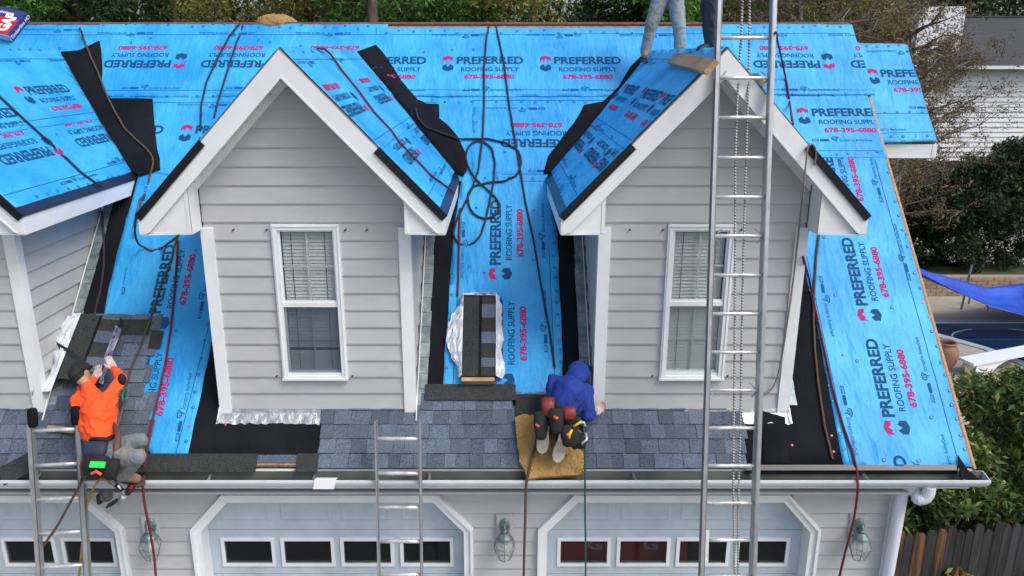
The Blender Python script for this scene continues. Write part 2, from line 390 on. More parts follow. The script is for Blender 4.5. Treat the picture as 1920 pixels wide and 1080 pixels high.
def small_items():
    it = [(outline([(-.5, -.5), (-.4, .5), (.5, .5), (.4, -.5)], .25), (-.33, 0), (.09, .035), 2),
          (text2d('lcc', 0), (-.33, 0), (.05, .018), 2),
          ((PILL, [tuple(range(10))]), (-.22, 0), (.115, .034), 2),
          (outline(LEAF, .3), (-.09, .012), (.1, .085), 2), (outline([(a * .5, b * .5) for a, b in LEAF], .4), (-.09, .014), (.09, .08), 2),
          (text2d('lonero', 0), (.05, 0), (.17, .045), 2), (text2d('AnchorDeck', .008), (.25, -.002), (.2, .036), 2)]
    return it
def printing(sh, blocks=(), smalls=(), lines=(), clip=None, parent=None, lift=.0022, name='printed_lettering', sc=1.0):
    fr = sh['fr']; bm = None
    def put(items, x, y, ang):
        ca, sa = math.cos(ang), math.sin(ang)
        for (vs, fs), (ox, oy), (w, hh), mi in items:
            bv = []
            for a, b in vs:
                px = (ox + a * w) * sc; py = (oy + b * hh) * sc; bv.append(bm.verts.new((x + px * ca - py * sa, y + px * sa + py * ca, 0)))
            for f in fs:
                try: q = bm.faces.new([bv[i] for i in f]); q.material_index = mi
                except ValueError: pass
    jobs = [('printed_logo', 0, q) for q in blocks] + [('printed_mark', 1, q) for q in smalls] + [('printed_line', 2, q) for q in lines]
    for nm, ty, q in jobs:
        bm = bmesh.new()
        if ty == 0: put(block_items(), *q)
        elif ty == 1: put(small_items(), *q)
        else:
            x0, y0, x1, y1 = q
            d = V((x1 - x0, y1 - y0)); d.normalize(); w = .0035; nx, ny = -d.y * w, d.x * w
            f_ = bm.faces.new([bm.verts.new(p) for p in ((x0 - nx, y0 - ny, 0), (x1 - nx, y1 - ny, 0), (x1 + nx, y1 + ny, 0), (x0 + nx, y0 + ny, 0))]); f_.material_index = 2
        bmesh.ops.triangulate(bm, faces=[f for f in bm.faces if len(f.verts) > 4])
        if clip:
            cx = sum(p[0] for p in clip) / len(clip); cy = sum(p[1] for p in clip) / len(clip)
            for i in range(len(clip)):
                a = clip[i]; b = clip[(i + 1) % len(clip)]; no = V((b[1] - a[1], a[0] - b[0], 0))
                if no.dot(V((cx - a[0], cy - a[1], 0))) > 0: no = -no
                bmesh.ops.bisect_plane(bm, geom=bm.verts[:] + bm.edges[:] + bm.faces[:], plane_co=(a[0], a[1], 0), plane_no=no, clear_outer=True, dist=1e-6)
        if not bm.faces: bm.free(); continue
        cut(bm, sh['step'])
        for v in bm.verts:
            x, y = v.co.x, v.co.y; v.co = fr.p(x, y, sh['h'] + wr(x, y, sh['amp'], sh['seed']) + lift)
        me = bpy.data.meshes.new(nm); bm.to_mesh(me); bm.free()
        link(nm, me, sh['obj'] if parent is None else parent, mats=[NAVY, PINK, THIN])
def board(A, B, C, D, n, proud=.016, top=.003):   # one lap board: A,B bottom, C,D top corners on the wall plane
    n = V(n).normalized(); A, B, C, D = V(A), V(B), V(C), V(D); m = MB()
    up = (D - A); z = up.normalized() * .012
    vs = [A, B, A + n * proud, B + n * proud, A + z + n * (proud + .003), B + z + n * (proud + .003), D + n * top, C + n * top, D, C]
    m.add(vs, [(0, 1, 3, 2), (2, 3, 5, 4), (4, 5, 7, 6), (6, 7, 9, 8), (0, 2, 4, 6, 8), (1, 9, 7, 5, 3)])
    return m
# ================================================================ THE HOUSE
house = thing('house', (-2, 2, 0), 'grey vinyl sided house with blue underlayment on its steep roof, three dormers and garage doors', 'house')
XL, XR = -9.6, 4.56           # roof extent; rake edge on the right
WXR = 3.93                    # right corner of the wall
def fx(u, v, y=0): return FP(u, v, y).x
def fz(v, y=0): return FP(940, v, y).z
# ---- wall behind the siding, gable end and back
DC = [-5.27, -1.72, 1.805]    # garage door centres
m = MB()
ZW = 2.42; DT = fz(925)       # wall top, door trim top
zt = DT; hw = 1.43; zc = fz(990); hc = 1.075
edges = [XL] + [e for c in DC for e in (c - hw, c + hw)] + [WXR]
for i in range(0, len(edges), 2): m.box((edges[i], .02, 0), (edges[i + 1], .12, ZW))
for c in DC:
    m.box((c - hw, .02, zt - .05), (c + hw, .12, ZW))
    for s in (-1, 1):
        a = [(c + s * hw, .02, zc - .05), (c + s * (hw), .02, zt - .05), (c + s * (hc - .02), .02, zt - .05)]
        m.prism(a, (0, .1, 0))
m.out('garage_wall', SIDE, house)
m = MB()
gz = lambda y: roofz(y) - .12 if y < 3.9 else roofz(7.8 - y) - .12
m.prism([(WXR, .12, 0), (WXR, 8, 0), (WXR, 8, 2.6), (WXR, 3.9, gz(3.9)), (WXR, .12, gz(.12))], (.02, 0, 0))
m.prism([(XL, .12, 0), (XL, 8, 0), (XL, 8, 2.6), (XL, 3.9, gz(3.9)), (XL, .12, gz(.12))], (-.02, 0, 0))
m.box((XL, 7.98, 0), (WXR, 8.0, 2.6)); m.out('gable_wall', SIDE, house)
m = MB(); m.box((XL, .35, 0), (WXR - .05, 7.9, .02)); m.box((XL, 5.5, 0), (WXR - .05, 5.55, 2.4)); m.box((XL, .3, 2.4), (WXR - .05, 5.5, 2.43)); m.out('garage_interior', DARK, house)
# siding on the right gable end
for k in range(36):
    z0 = .1 + k * .172; z1 = z0 + .172
    y0 = max(.0, roofy(z1 + .14)) if z1 > 2.5 else 0; y1 = 7.8 - y0
    if y1 - y0 < .3: break
    board((WXR + .02, y0, z0), (WXR + .02, y1, z0), (WXR + .02, y1, z1), (WXR + .02, y0, z1), (1, 0, 0)).out('siding_board', SIDE, house)
# ---- front siding, split by the doors
PB = .163
def doorx(c, z, s):           # outer edge of a door's trim at height z
    if z <= zc: return c + s * hw
    return c + s * (hw + (hc - hw) * min(1, (z - zc) / (zt - zc)))
segs = [(None, 0), (0, 1), (1, 2), (2, None)]
zz = ZW - .02
while zz > .05:
    z1 = zz; z0 = zz - PB
    for a, b in segs:
        def lx(z): return XL if a is None else (doorx(DC[a], z, 1) if z < zt else doorx(DC[a], zt, 1))
        def rx(z): return WXR - .0 if b is None else (doorx(DC[b], z, -1) if z < zt else doorx(DC[b], zt, -1))
        board((lx(z0), .02, z0), (rx(z0), .02, z0), (rx(z1), .02, z1), (lx(z1), .02, z1), (0, -1, 0), .017).out('siding_board', SIDE, house)
    if z1 > zt:
        for c in DC:
            board((c - hc, .02, zt), (c + hc, .02, zt), (c + hc, .02, z1), (c - hc, .02, z1), (0, -1, 0), .012).out('siding_board', SIDE, house)
    zz = z0
m = MB(); m.box((WXR - .01, -.03, 0), (WXR + .06, .08, ZW)); m.out('corner_board', WHITE, house)
m = MB(); m.box((XL, -.2, ZW - .005), (WXR + .05, .1, ZW + .015)); m.box((WXR + .05, -.165, ZW + .11), (XR, .1, ZW + .13)); m.out('soffit', SIDE, house)
# ---- garage doors
ZD = zt - .09
for di, c in enumerate(DC):
    yd = .17; gd = MB(); rows = [ZD - .0, fz(957 + 37, yd) , 0]
    z_a = fz(993, yd); z_b = fz(1076, yd)
    zs = [ZD + .06, z_a, z_b, z_b - (z_a - z_b), 0.02]
    hwi = hw - .09
    zone = []
    for r in range(4):
        zt_, zb_ = zs[r], zs[r + 1] + .006
        if r != 1: gd.box((c - hwi, yd, zb_), (c + hwi, yd + .04, zt_ - .0))
    # window section with four openings
    zb_, zt_ = zs[2] + .006, zs[1]
    wx = [c + (k - 1.5) * .625 for k in range(4)]; ww = .245; w0 = fz(1055, yd); w1 = fz(1013, yd)
    gd.box((c - hwi, yd, zb_), (c + hwi, yd + .04, w0)); gd.box((c - hwi, yd, w1), (c + hwi, yd + .04, zt_))
    xs = [c - hwi] + [q for x in wx for q in (x - ww, x + ww)] + [c + hwi]
    for i in range(0, 10, 2): gd.box((xs[i], yd + .0005, w0), (xs[i + 1], yd + .0395, w1))
    door = gd.out('garage_door', DOOR, house)
    for x in wx:
        f = MB(); e = .035
        f.box((x - ww - e, yd - .018, w0 - e), (x + ww + e, yd + .01, w0)); f.box((x - ww - e, yd - .018, w1), (x + ww + e, yd + .01, w1 + e))
        f.box((x - ww - e, yd - .0185, w0), (x - ww, yd + .01, w1)); f.box((x + ww, yd - .0185, w0), (x + ww + e, yd + .01, w1))
        f.out('window_frame', WHITE, door)
        g = MB(); g.box((x - ww, yd + .012, w0), (x + ww, yd + .018, w1)); g.out('pane', DGLASS, door)
    # raised panels
    for r in (0, 2, 3):
        for x in wx:
            a, b = zs[r + 1] + .11, zs[r] - .09
            if r == 0: b = min(b, ZD - .05)
            g = MB(); e = .022; W2 = .265
            q = [(x - W2, a), (x + W2, a), (x + W2, b), (x - W2, b)]; i1 = [(x - W2 + e, a + e), (x + W2 - e, a + e), (x + W2 - e, b - e), (x - W2 + e, b - e)]
            i2 = [(x - W2 + 2.4 * e, a + 2.4 * e), (x + W2 - 2.4 * e, a + 2.4 * e), (x + W2 - 2.4 * e, b - 2.4 * e), (x - W2 + 2.4 * e, b - 2.4 * e)]
            vs = [(p[0], yd - .001, p[1]) for p in q] + [(p[0], yd - .009, p[1]) for p in i1] + [(p[0], yd - .003, p[1]) for p in i2]
            fs = []
            for o_ in (0, 4):
                for k in range(4): fs.append((o_ + k, o_ + (k + 1) % 4, o_ + 4 + (k + 1) % 4, o_ + 4 + k))
            fs.append((8, 9, 10, 11)); g.add(vs, fs)
            if not (r == 0 and abs(x - c) > .8): g.out('panel', DOOR, door)
            else:
                g.out('panel', DOOR, door)
    # jamb, casing with clipped corners
    def casing(o, w, y0, y1, nm, mt=WHITE):
        h1, h2, k = hw - o, hw - o - w, .42
        def ol(h_, d): return [(c - h_, 0), (c - h_, zc - d * k), (c - hc + d * k, zt - d), (c + hc - d * k, zt - d), (c + h_, zc - d * k), (c + h_, 0)]
        A = ol(h1, o); B = ol(h2, o + w); g = MB()
        for i in range(5):
            g.prism([(A[i][0], y0, A[i][1]), (A[i + 1][0], y0, A[i + 1][1]), (B[i + 1][0], y0, B[i + 1][1]), (B[i][0], y0, B[i][1])], (0, y1 - y0, 0))
        fixn_me = g.mesh(nm); fixn(fixn_me); link(nm, fixn_me, house, mats=[mt])
    casing(-.004, .03, -.05, .03, 'door_casing'); casing(.027, .065, -.022, .17, 'door_casing')
# red banner with a letter seen through the right door's glass
ban = MB(); ban.box((.6, .32, 1.0), (2.0, .34, 1.98)); mred = mat('red_banner_cloth', (.6, .03, .05), .8, .2, 6, 0)
bo = ban.out('banner', [mred]); reg(bo, 'dark red banner with white letters behind the glass of the right garage door', 'banner')
for bx in (1.0, 1.6):
    vs, fs = text2d('G', .03); me = bpy.data.meshes.new('letter'); me.from_pydata([(bx + a * .16, .315, 1.5 + b * .14) for a, b in vs], [], fs); link('letter', me, bo, mats=[WHITE])
# ---- roof deck
m = MB()
for a, b in ((0, 1),):
    P = ROOF.p; L = (3.9 + .19) / math.cos(math.atan(M_))
    m.prism([P(XL, 0, -.03), P(XR, 0, -.03), P(XR, L, -.03), P(XL, L, -.03)], ROOF.n * .028)
RIDGE_S = L
m2 = MB(); yb = 7.99; zb = roofz(-.19)
m.prism([(XL, 3.9, roofz(3.9) - .04), (XR, 3.9, roofz(3.9) - .04), (XR, yb, zb - .04), (XL, yb, zb - .04)], (0, 0, .03))
m.out('roof_deck', DECK, house)
m = MB(); P = ROOF.p          # rake board and ridge trim
m.prism([P(XR, -.02, -.22), P(XR + .025, -.02, -.22), P(XR + .025, -.02, -.0), P(XR, -.02, -.0)], ROOF.ey * (L + .02)); m.out('rake_board', WOOD, house)
m = MB(); m.prism([P(XL, L - .03, .0), P(XR, L - .03, .0), P(XR, L + .0, .012), P(XL, L + .0, .012)], ROOF.n * .02); m.out('ridge_board', mat('maroon_ridge_board', (.13, .07, .06), .8, .3, 20, .2), house)
m = MB(); m.box((XL, -.185, 2.47), (XR, -.17, 2.68)); m.out('fascia', WHITE, house)
sheet('felt_underlay', ROOF, [(XL, .015), (XR - .04, .015), (XR - .04, 3.9), (XL, 3.9)], .004, FELT, house, .0015, 3, .15, ragj=0)
# ---- gutter
lip = FP(940, 902, -.33); gy0, gy1 = -.33, -.19; gzt = lip.z; gzb = gzt - .105
GX = fx(1857, 903, -.33)
pr = [(gy1, gzt + .03), (gy1, gzb), (gy1 - .07, gzb), (gy0 + .012, gzb + .05), (gy0 - .004, gzt - .022), (gy0 - .004, gzt), (gy0 + .016, gzt)]
pin = [(gy0 + .016, gzt - .006), (gy0 + .006, gzt - .02), (gy0 + .02, gzb + .05), (gy1 - .066, gzb + .006), (gy1 - .005, gzb + .006), (gy1 - .005, gzt + .03)]
m = MB(); al = pr + pin; n_ = len(al)
m.add([(XL, y, z) for y, z in al] + [(GX, y, z) for y, z in al], [(i, (i + 1) % n_, n_ + (i + 1) % n_, n_ + i) for i in range(n_)], 0)
for i in range(len(pr), n_ - 1): m.m[i] = 1
m.prism([(GX, y, z) for y, z in pr[:6]], (.006, 0, 0)); m.prism([(XL, y, z) for y, z in pr[:6]], (.006, 0, 0))
me = m.mesh('gutter'); gut = link('gutter', me, house, mats=[GUT, GUTIN])
for u in (-60, 70, 392, 588, 804, 1188, 1410, 1622, 1800):
    x = fx(u, 893, -.26); g = MB(); g.prism([(x - .012, gy1 - .006, gzt + .008), (x + .012, gy1 - .006, gzt + .008), (x + .022, gy0 + .012, gzt - .001), (x - .002, gy0 + .012, gzt - .001)], (0, 0, .004))
    g.tube([(x, gy1, gzt + .016), (x + .01, gy0 + .01, gzt + .006)], .005, 6); g.out('gutter_hanger', GALV, gut)
# downspout with two elbows
m = MB()
def rect(pts, w, d, mi=0):
    for i in range(len(pts) - 1): m.beam(pts[i], pts[i + 1], w, d, (0, 1, 0) if abs((V(pts[i + 1]) - V(pts[i])).y) < .3 else (1, 0, 0), mi)
xo = fx(1742, 925, -.27); xd = fx(1686, 940, -.09)
pts = [(xo, -.26, gzb + .01), (xo, -.26, gzb - .07), (xo - .02, -.255, gzb - .125), (xo - .08, -.24, gzb - .15), (xd + .12, -.16, gzb - .11), (xd + .04, -.12, gzb - .1), (xd, -.09, gzb - .18), (xd, -.09, .05)]
rr_ = [.052] * len(pts)
q = []
for i in range(len(pts) - 1):
    for t in range(6 if i < len(pts) - 2 else 1): q.append(V(pts[i]).lerp(V(pts[i + 1]), t / (6 if i < len(pts) - 2 else 1)))
q.append(V(pts[-1]))
for _ in range(2): q = [q[0]] + [(q[i - 1] + q[i] * 2 + q[i + 1]) / 4 for i in range(1, len(q) - 1)] + [q[-1]]
g = MB(); rad = [.058 + (.002 if (i % 2 and i < 37) else 0) for i in range(len(q))]
g.tube(q, .05, 16, rr=rad)
g.out('downspout', GUT, house, smooth=False)
# ---- wing roof at the right
WR = Frame(ROOF.p(0, 0, -.12), (1, 0, 0), (0, 1, M_))
wt = WR.px(1700, 82)[1]; wb = WR.px(1758, 265)[1]; wx1 = WR.px(1758, 265)[0]
m = MB(); m.prism([WR.p(4.3, wb, -.03), WR.p(wx1, wb, -.03), WR.p(wx1, wt, -.03), WR.p(4.3, wt, -.03)], WR.n * .028)
e0 = WR.p(wx1, wt); m.prism([WR.p(4.3, wt, -.03), WR.p(wx1, wt, -.03), V((wx1, 9, e0.z - 3)), V((4.3, 9, e0.z - 3))], (0, 0, .028)); m.out('wing_roof_deck', DECK, house)
ez = WR.p(0, wb).z; ey_ = WR.p(0, wb).y; fh = .19
m = MB(); m.box((4.3, ey_ + .002, ez - fh), (wx1 - .05, ey_ + .02, ez - .035)); m.box((4.3, ey_, ez - fh - .012), (wx1, ey_ + .9, ez - fh)); m.box((wx1 - .05, ey_ - .004, ez - fh), (wx1 + .004, ey_ + .02, ez - .035))
m.prism([(wx1 - .015, ey_ + .02, ez - fh), (wx1 - .015, ey_ + .02, ez - .035), (wx1 - .015, ey_ + .9, ez + .87), (wx1 - .015, ey_ + .9, ez - fh)], (.015, 0, 0)); m.out('wing_fascia', WHITE, house)
# ---- dormers
DCX = [-5.64, -1.87, 1.90]; WCX = [-5.52, -1.825, 1.885]; HWL = .958; ZR = 6.58; MD = 1.0395; HE = 1.368; ZE = ZR - MD * HE; ZS = 4.985; YF = .21; YR = -.10
PD = .1725; ZBOT = 3.12
FR_R = []; FR_L = []
wins = {1: ((508, 420), (636, 420), (654, 708)), 2: ((1253, 421), (1378, 420), (1355, 708))}
for i, (cx, wc) in enumerate(zip(DCX, WCX)):
    x0, x1 = wc - HWL, wc + HWL
    # window opening
    op = None
    if i in wins:
        a, b, c_ = wins[i]
        zt2 = fz(420, YF - .02); zb2 = fz(709, YF - .02)
        um = {1: (508, 636), 2: (1253, 1380)}[i]
        xa = fx(um[0], 420, YF - .02); xb = fx(um[1], 420, YF - .02); op = (xa, xb, zb2, zt2)
    m = MB()          # hollow core: sides and front with opening
    ys = roofy(ZS) + .1
    for xx in (x0 + .015, x1 - .045):
        m.prism([(xx, YF + .01, ZBOT - .2), (xx, YF + .01, ZS), (xx, ys, ZS)], (.03, 0, 0))
    if op:
        o0, o1, oz0, oz1 = op[0] + .03, op[1] - .03, op[2] + .03, op[3] - .03
        m.box((x0 + .015, YF + .004, ZBOT - .05), (o0, YF + .06, ZS + .35)); m.box((o1, YF + .004, ZBOT - .05), (x1 - .015, YF + .06, ZS + .35))
        m.box((o0, YF + .004, ZBOT - .05), (o1, YF + .06, oz0)); m.box((o0, YF + .004, oz1), (o1, YF + .06, ZS + .35))
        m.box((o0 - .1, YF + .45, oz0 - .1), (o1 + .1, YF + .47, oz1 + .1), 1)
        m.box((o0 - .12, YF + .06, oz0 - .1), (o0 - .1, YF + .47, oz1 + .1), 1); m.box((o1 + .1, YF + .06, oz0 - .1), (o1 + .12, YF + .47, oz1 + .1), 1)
    else: m.box((x0 + .015, YF + .004, ZBOT - .05), (x1 - .015, YF + .06, ZS + .35))
    m.prism([(cx - .93, YF + .004, ZS + .35), (cx + .93, YF + .004, ZS + .35), (cx, YF + .004, ZR - .25)], (0, .05, 0))
    core = m.out('dormer', [SIDE, DARK], house)
    n_b = int((6.2 - ZBOT) / PD) + 1
    for k in range(n_b):
        z0 = ZBOT + .012 + k * PD; z1 = z0 + PD
        def hb(z): return min(1e9, (ZR - .2 - z) / MD)
        l0, r0 = max(x0 + .0, cx - hb(z0)), min(x1, cx + hb(z0)); l1, r1 = max(x0, cx - hb(z1)), min(x1, cx + hb(z1))
        if r0 - l0 < .12: break
        l1 = min(l1, cx); r1 = max(r1, cx)
        if z1 < ZS + .01: l0 += .06; l1 += .06; r0 -= .06; r1 -= .06
        sp = [(l0, r0, l1, r1)]
        if op and z1 > op[2] + .02 and z0 < op[3] - .02: sp = [(l0, op[0] + .02, l1, op[0] + .02), (op[1] - .02, r0, op[1] - .02, r1)]
        for a, b, c_, d in sp:
            board((a, YF, z0), (b, YF, z0), (d, YF, z1), (c_, YF, z1), (0, -1, 0)).out('siding_board', SIDE, core)
        # side walls
        if z0 < ZS - .02:
            yb0 = roofy(z0) - .015; yb1 = roofy(min(z1, ZS)) - .015; zz1 = min(z1, ZS)
            if yb1 > YF + .02:
                yb0 = max(yb0, YF + .01)
                for sx, xx in ((-1, x0 + .014), (1, x1 - .014)):
                    board((xx, YF, z0), (xx, yb0, z0), (xx, yb1, zz1), (xx, YF, zz1), (sx, 0, 0)).out('siding_board', SIDE, core)
    for s, xx in ((-1, x0), (1, x1)):
        m = MB(); w = .095
        a, b = (xx, xx + w) if s < 0 else (xx - w, xx)
        m.box((a, YF - .034, ZBOT - .02), (b, YF + .002, ZS)); c0, c1 = (xx - .02, xx + .0) if s < 0 else (xx, xx + .02)
        m.prism([(c0, YF - .034, ZBOT - .02), (c0, YF + .06, ZBOT + .07), (c0, YF + .06, ZS), (c0, YF - .034, ZS)], (c1 - c0, 0, 0)); m.out('corner_board', WHITE, core)
    # rake boards
    for s in (-1, 1):
        X = lambda d: cx + s * d
        m = MB(); pl = [(0, ZR - .012), (HE, ZE - .012), (HE, ZS), (HE - .064, ZS), (0, ZR - .235)]
        m.prism([(X(d), YR, z) for d, z in pl], (0, .022, 0))
        me = m.mesh('rake_board'); fixn(me); rb = link('rake_board', me, core, mats=[WHITE])
        m = MB(); q = [(0.0, ZR - .235 - .0), (HE - .064, ZS), (HE - .064 - .02, ZS), (0, ZR - .235 - .022)]
        m.prism([(X(d), YR - .006, z + .012) for d, z in q], (0, .03, 0)); me = m.mesh('rake_trim'); fixn(me); link('rake_trim', me, core, mats=[WHITE])
        # soffit slats under the rake
        for k in range(11):
            d0 = .06 + k * .115; d1 = d0 + .1
            if d1 > .99: break
            zf = lambda d: ZR - .2 - MD * d
            m = MB(); m.prism([(X(d0), YR + .02, zf(d0)), (X(d1), YR + .02, zf(d1)), (X(d1), YF, zf(d1)), (X(d0), YF, zf(d0))], (0, 0, -.012 - .006 * (k % 2))); me = m.mesh('soffit_slat'); fixn(me); link('soffit_slat', me, core, mats=[WHITE])
        m = MB(); m.prism([(X(.0), YF - .05, ZR - .212), (X(.93), YF - .05, ZR - .212 - MD * .93), (X(.93), YF - .05, ZR - .285 - MD * .93), (X(.0), YF - .05, ZR - .285)], (0, .04, 0)); me = m.mesh('frieze_board'); fixn(me); link('frieze_board', me, core, mats=[WHITE])
        # boxed eave return
        xw = (x0 if s < 0 else x1) ; dw = abs(xw - cx)
        m = MB(); zi = ZR - .235 - MD * dw
        m.prism([(X(HE - .05), YR + .03, ZS), (X(dw), YR + .03, ZS), (X(dw), YR + .03, zi + .03)], (0, .01, 0))
        m.prism([(X(dw), YR + .032, ZS), (X(dw), YF - .034, ZS + .0), (X(dw), YF - .034, zi + .06), (X(dw), YR + .032, zi + .03)], (s * .012, 0, 0))
        yb = roofy(ZS)
        m.prism([(X(dw) , YR + .03, ZS - .002), (X(HE - .004), YR + .004, ZS - .002), (X(HE - .004), yb, ZS - .002), (X(dw), yb, ZS - .002)], (0, 0, -.01))
        m.prism([(X(dw - .0), YR + .024, ZS), (X(dw + .03), YR + .024, ZS), (X(dw + .03), YR + .024, zi + .0), (X(dw), YR + .024, zi + .03)], (0, .01, 0))
        me = m.mesh('eave_return'); fixn(me); link('eave_return', me, core, mats=[WHITE])
        m = MB(); m.prism([(X(HE + .003), YR + .023, ZS - .01), (X(HE + .003), YR + .023, ZE - .02), (X(HE + .003), roofy(ZE) + .05, ZE - .02), (X(HE + .003), roofy(ZS), ZS - .01)], (-s * .02, 0, 0)); me = m.mesh('eave_fascia'); fixn(me); link('eave_fascia', me, core, mats=[WHITE])
        # deck
        m = MB(); ye = roofy(ZE); yr = roofy(ZR)
        m.prism([(cx, YR + .0, ZR - .012), (X(HE), YR, ZE - .012), (X(HE), ye, ZE - .012), (cx, yr, ZR - .012)], (0, 0, .01)); me = m.mesh('dormer_deck'); fixn(me); link('dormer_deck', me, core, mats=[DECK])
        # drip metal: along the eave and up the lower rake
        frs = Frame((cx, 0, ZR), (0, s, 0), (-s, 0, MD))
        (FR_R if s > 0 else FR_L).append(frs)
        Ls = HE * math.hypot(1, MD)
        m = MB(); A = lambda y, d, h=0: frs.p(s * y, -d * math.hypot(1, MD), h)
        m.prism([A(YR - .01, HE + .01, .004), A(ye, HE + .01, .004), A(ye, HE - .07, .004), A(YR - .01, HE - .07, .004)], frs.n * .004)
        m.prism([A(YR - .01, HE + .012, .006), A(ye, HE + .012, .006), A(ye, HE + .012, -.03), A(YR - .01, HE + .012, -.03)], V((s * .004, 0, 0))); me = m.mesh('drip_edge'); fixn(me); link('drip_edge', me, core, mats=[NAVYM])
        m = MB(); dtop = {0: .0, 1: .80 if s > 0 else .74, 2: .77}[i]
        m.prism([A(YR - .016, dtop, .012), A(YR - .016, HE + .012, .012), A(YR - .016, HE + .012, -.056), A(YR - .016, dtop, -.056)], V((0, .01, 0)))
        m.prism([A(YR - .016, dtop, .008), A(YR - .016, HE + .012, .008), A(YR + .03, HE + .012, .008), A(YR + .03, dtop, .008)], frs.n * .005); me = m.mesh('rake_drip_edge'); fixn(me); link('rake_drip_edge', me, core, mats=[BLACKM])
    # apron flashing at the foot
    def apron(ua, ub, v0=768, v1=782, sd=1):
        rnd = random.Random(sd); xa = fx(ua, 770, .19); xb = fx(ub, 770, .19); n_ = max(4, int((xb - xa) / .04)); vs = []; fs = []
        for k in range(n_ + 1):
            x = xa + (xb - xa) * k / n_; w = rnd.uniform(-.008, .008)
            for j, (yy, hh) in enumerate(((YF - .018, .04), (YF - .03, .008), (YF - .075, .0 + .012), (YF - .115 + w, .014 + rnd.uniform(0, .012)))):
                vs.append((x, yy, roofz(yy) + hh + rnd.uniform(0, .004)))
            if k:
                o = (k - 1) * 4
                for j in range(3): fs.append((o + j, o + j + 4, o + j + 5, o + j + 1))
        g = MB(); g.add(vs, fs); g.out('apron_flashing', ALUF, core)
    if i == 1: apron(409, 602, sd=1)
    if i == 2: apron(1283, 1482, sd=2)
    # step flashing plates beside the walls
    rnd = random.Random(i)
    for s, xx in ((-1, x0 - .02), (1, x1 + .02)):
        if i == 0 and s < 0: continue
        n_ = 15
        for k in range(n_):
            sA = .62 + k * .172; g = MB(); w = .1 + rnd.uniform(-.006, .006)
            if i == 1 and s < 0: w = .03
            a0, a1 = xx - .02 * s, xx + s * w
            h0, h1 = .012, .02
            g.prism([P(a0, sA, h0 + .008), P(a1, sA + rnd.uniform(-.006, .006), h0 + .008), P(a1, sA + .19, h0), P(a0, sA + .19, h0)], ROOF.n * .002)
            g.prism([P(xx + s*.004, sA, h0), P(xx + s*.004, sA + .19, h0), P(xx+ s*.004, sA + .19, .03), P(xx+ s*.004, sA, .03)], V((s * .002, 0, 0)))
            me = g.mesh('step_flashing'); fixn(me); link('step_flashing', me, core, mats=[GALV])
        # white bottom trim of the side siding
        g = MB(); g.prism([P(xx, .45, .03), P(xx, 3.2, .03), P(xx, 3.2, .045), P(xx, .45, .045)], V((s * .008, 0, 0))); me = g.mesh('side_trim'); fixn(me); link('side_trim', me, core, mats=[WHITE])
    # window
    if op:
        xa, xb, za, zb = op; t = .055; y = YF - .045
        wn = MB()
        wn.box((xa, y, zb - t), (xb, YF + .02, zb)); wn.box((xa, y, za), (xb, YF + .02, za + .03)); wn.box((xa, y + .0005, za + .03), (xa + t, YF + .02, zb - t)); wn.box((xb - t, y + .0005, za + .03), (xb, YF + .02, zb - t))
        wn.box((xa - .006, y - .012, za - .012), (xb + .006, YF, za + .008))
        for q in (xa + .014, xb - .022): wn.box((q, y - .008, za + .01), (q + .008, y, zb - .01))
        wn.box((xa + .014, y - .008, zb - .022), (xb - .014, y + .001, zb - .014))
        wo_ = wn.out('dormer_window', WHITE, house)
        zmid = fz(571 if i == 1 else 569, YF - .02); i0, i1 = xa + t, xb - t
        fr = MB(); fr.box((i0, YF - .03, zmid - .022), (i1, YF + .02, zmid + .022)); fr.out('meeting_rail', WHITE, wo_)
        for (z0, z1, yy, lab) in ((zmid + .022, zb - t, YF - .012, 0), (za + .03, zmid - .022, YF + .008, 1)):
            g = MB(); e = .018
            if lab: z0 += .03
            g.box((i0, yy - .008, z0), (i0 + e, yy + .02, z1)); g.box((i1 - e, yy - .008, z0), (i1, yy + .02, z1)); g.box((i0 + e, yy - .0085, z1 - e), (i1 - e, yy + .02, z1)); g.box((i0 + e, yy - .0085, z0), (i1 - e, yy + .02, z0 + e)); g.out('sash', WHITE, wo_)
            zm = (z0 + z1) / 2; xm = (i0 + i1) / 2
            g = MB(); g.box((i0 + e, yy + .004, zm - .009), (i1 - e, yy + .009, zm + .009)); g.box((xm - .009, yy + .0035, z0 + e), (xm + .009, yy + .0095, z1 - e)); g.out('muntin', WHITE, wo_)
            g = MB(); g.box((i0 + .004, yy, z0 + .004), (i1 - .004, yy + .003, z1 - .004)); g.out('pane', GLASS, wo_)
            if lab:
                g = MB(); g.box((i0 + .002, YF - .022, za + .045), (i1 - .002, YF - .0205, zmid - .022)); g.out('insect_screen', SCREEN if i == 1 else glassmat('clear_screen', (.3, .34, .34), .9, .5), wo_)
                g = MB(); g.box((i0, YF - .03, za + .03), (i1, YF + .02, za + .06)); g.out('sill_rail', WHITE, wo_)
        sm = MB(); sm.add([(0, 0, 0), (i1 - i0 - .04, 0, 0), (i1 - i0 - .04, .011, .031), (0, .011, .031), (0, .003, -.001), (i1 - i0 - .04, .003, -.001), (i1 - i0 - .04, .014, .03), (0, .014, .03)], [(0, 1, 2, 3), (7, 6, 5, 4), (0, 4, 5, 1), (2, 6, 7, 3)])
        sme = sm.mesh('blind_slat'); sme.materials.append(BLIND); k = 0; z = za + .07
        while z < zb - t - .02:
            if not (i == 1 and abs(z - (za + .26)) < .014): link('blind_slat', sme, wo_, Matrix.Translation((i0 + .02, YF + .03, z)))
            z += .034
        for q in (.2, .8):
            g = MB(); g.box((i0 + (i1 - i0) * q, YF + .024, za + .05), (i0 + (i1 - i0) * q + .004, YF + .027, zb - t)); g.out('blind_cord', DARK, wo_)
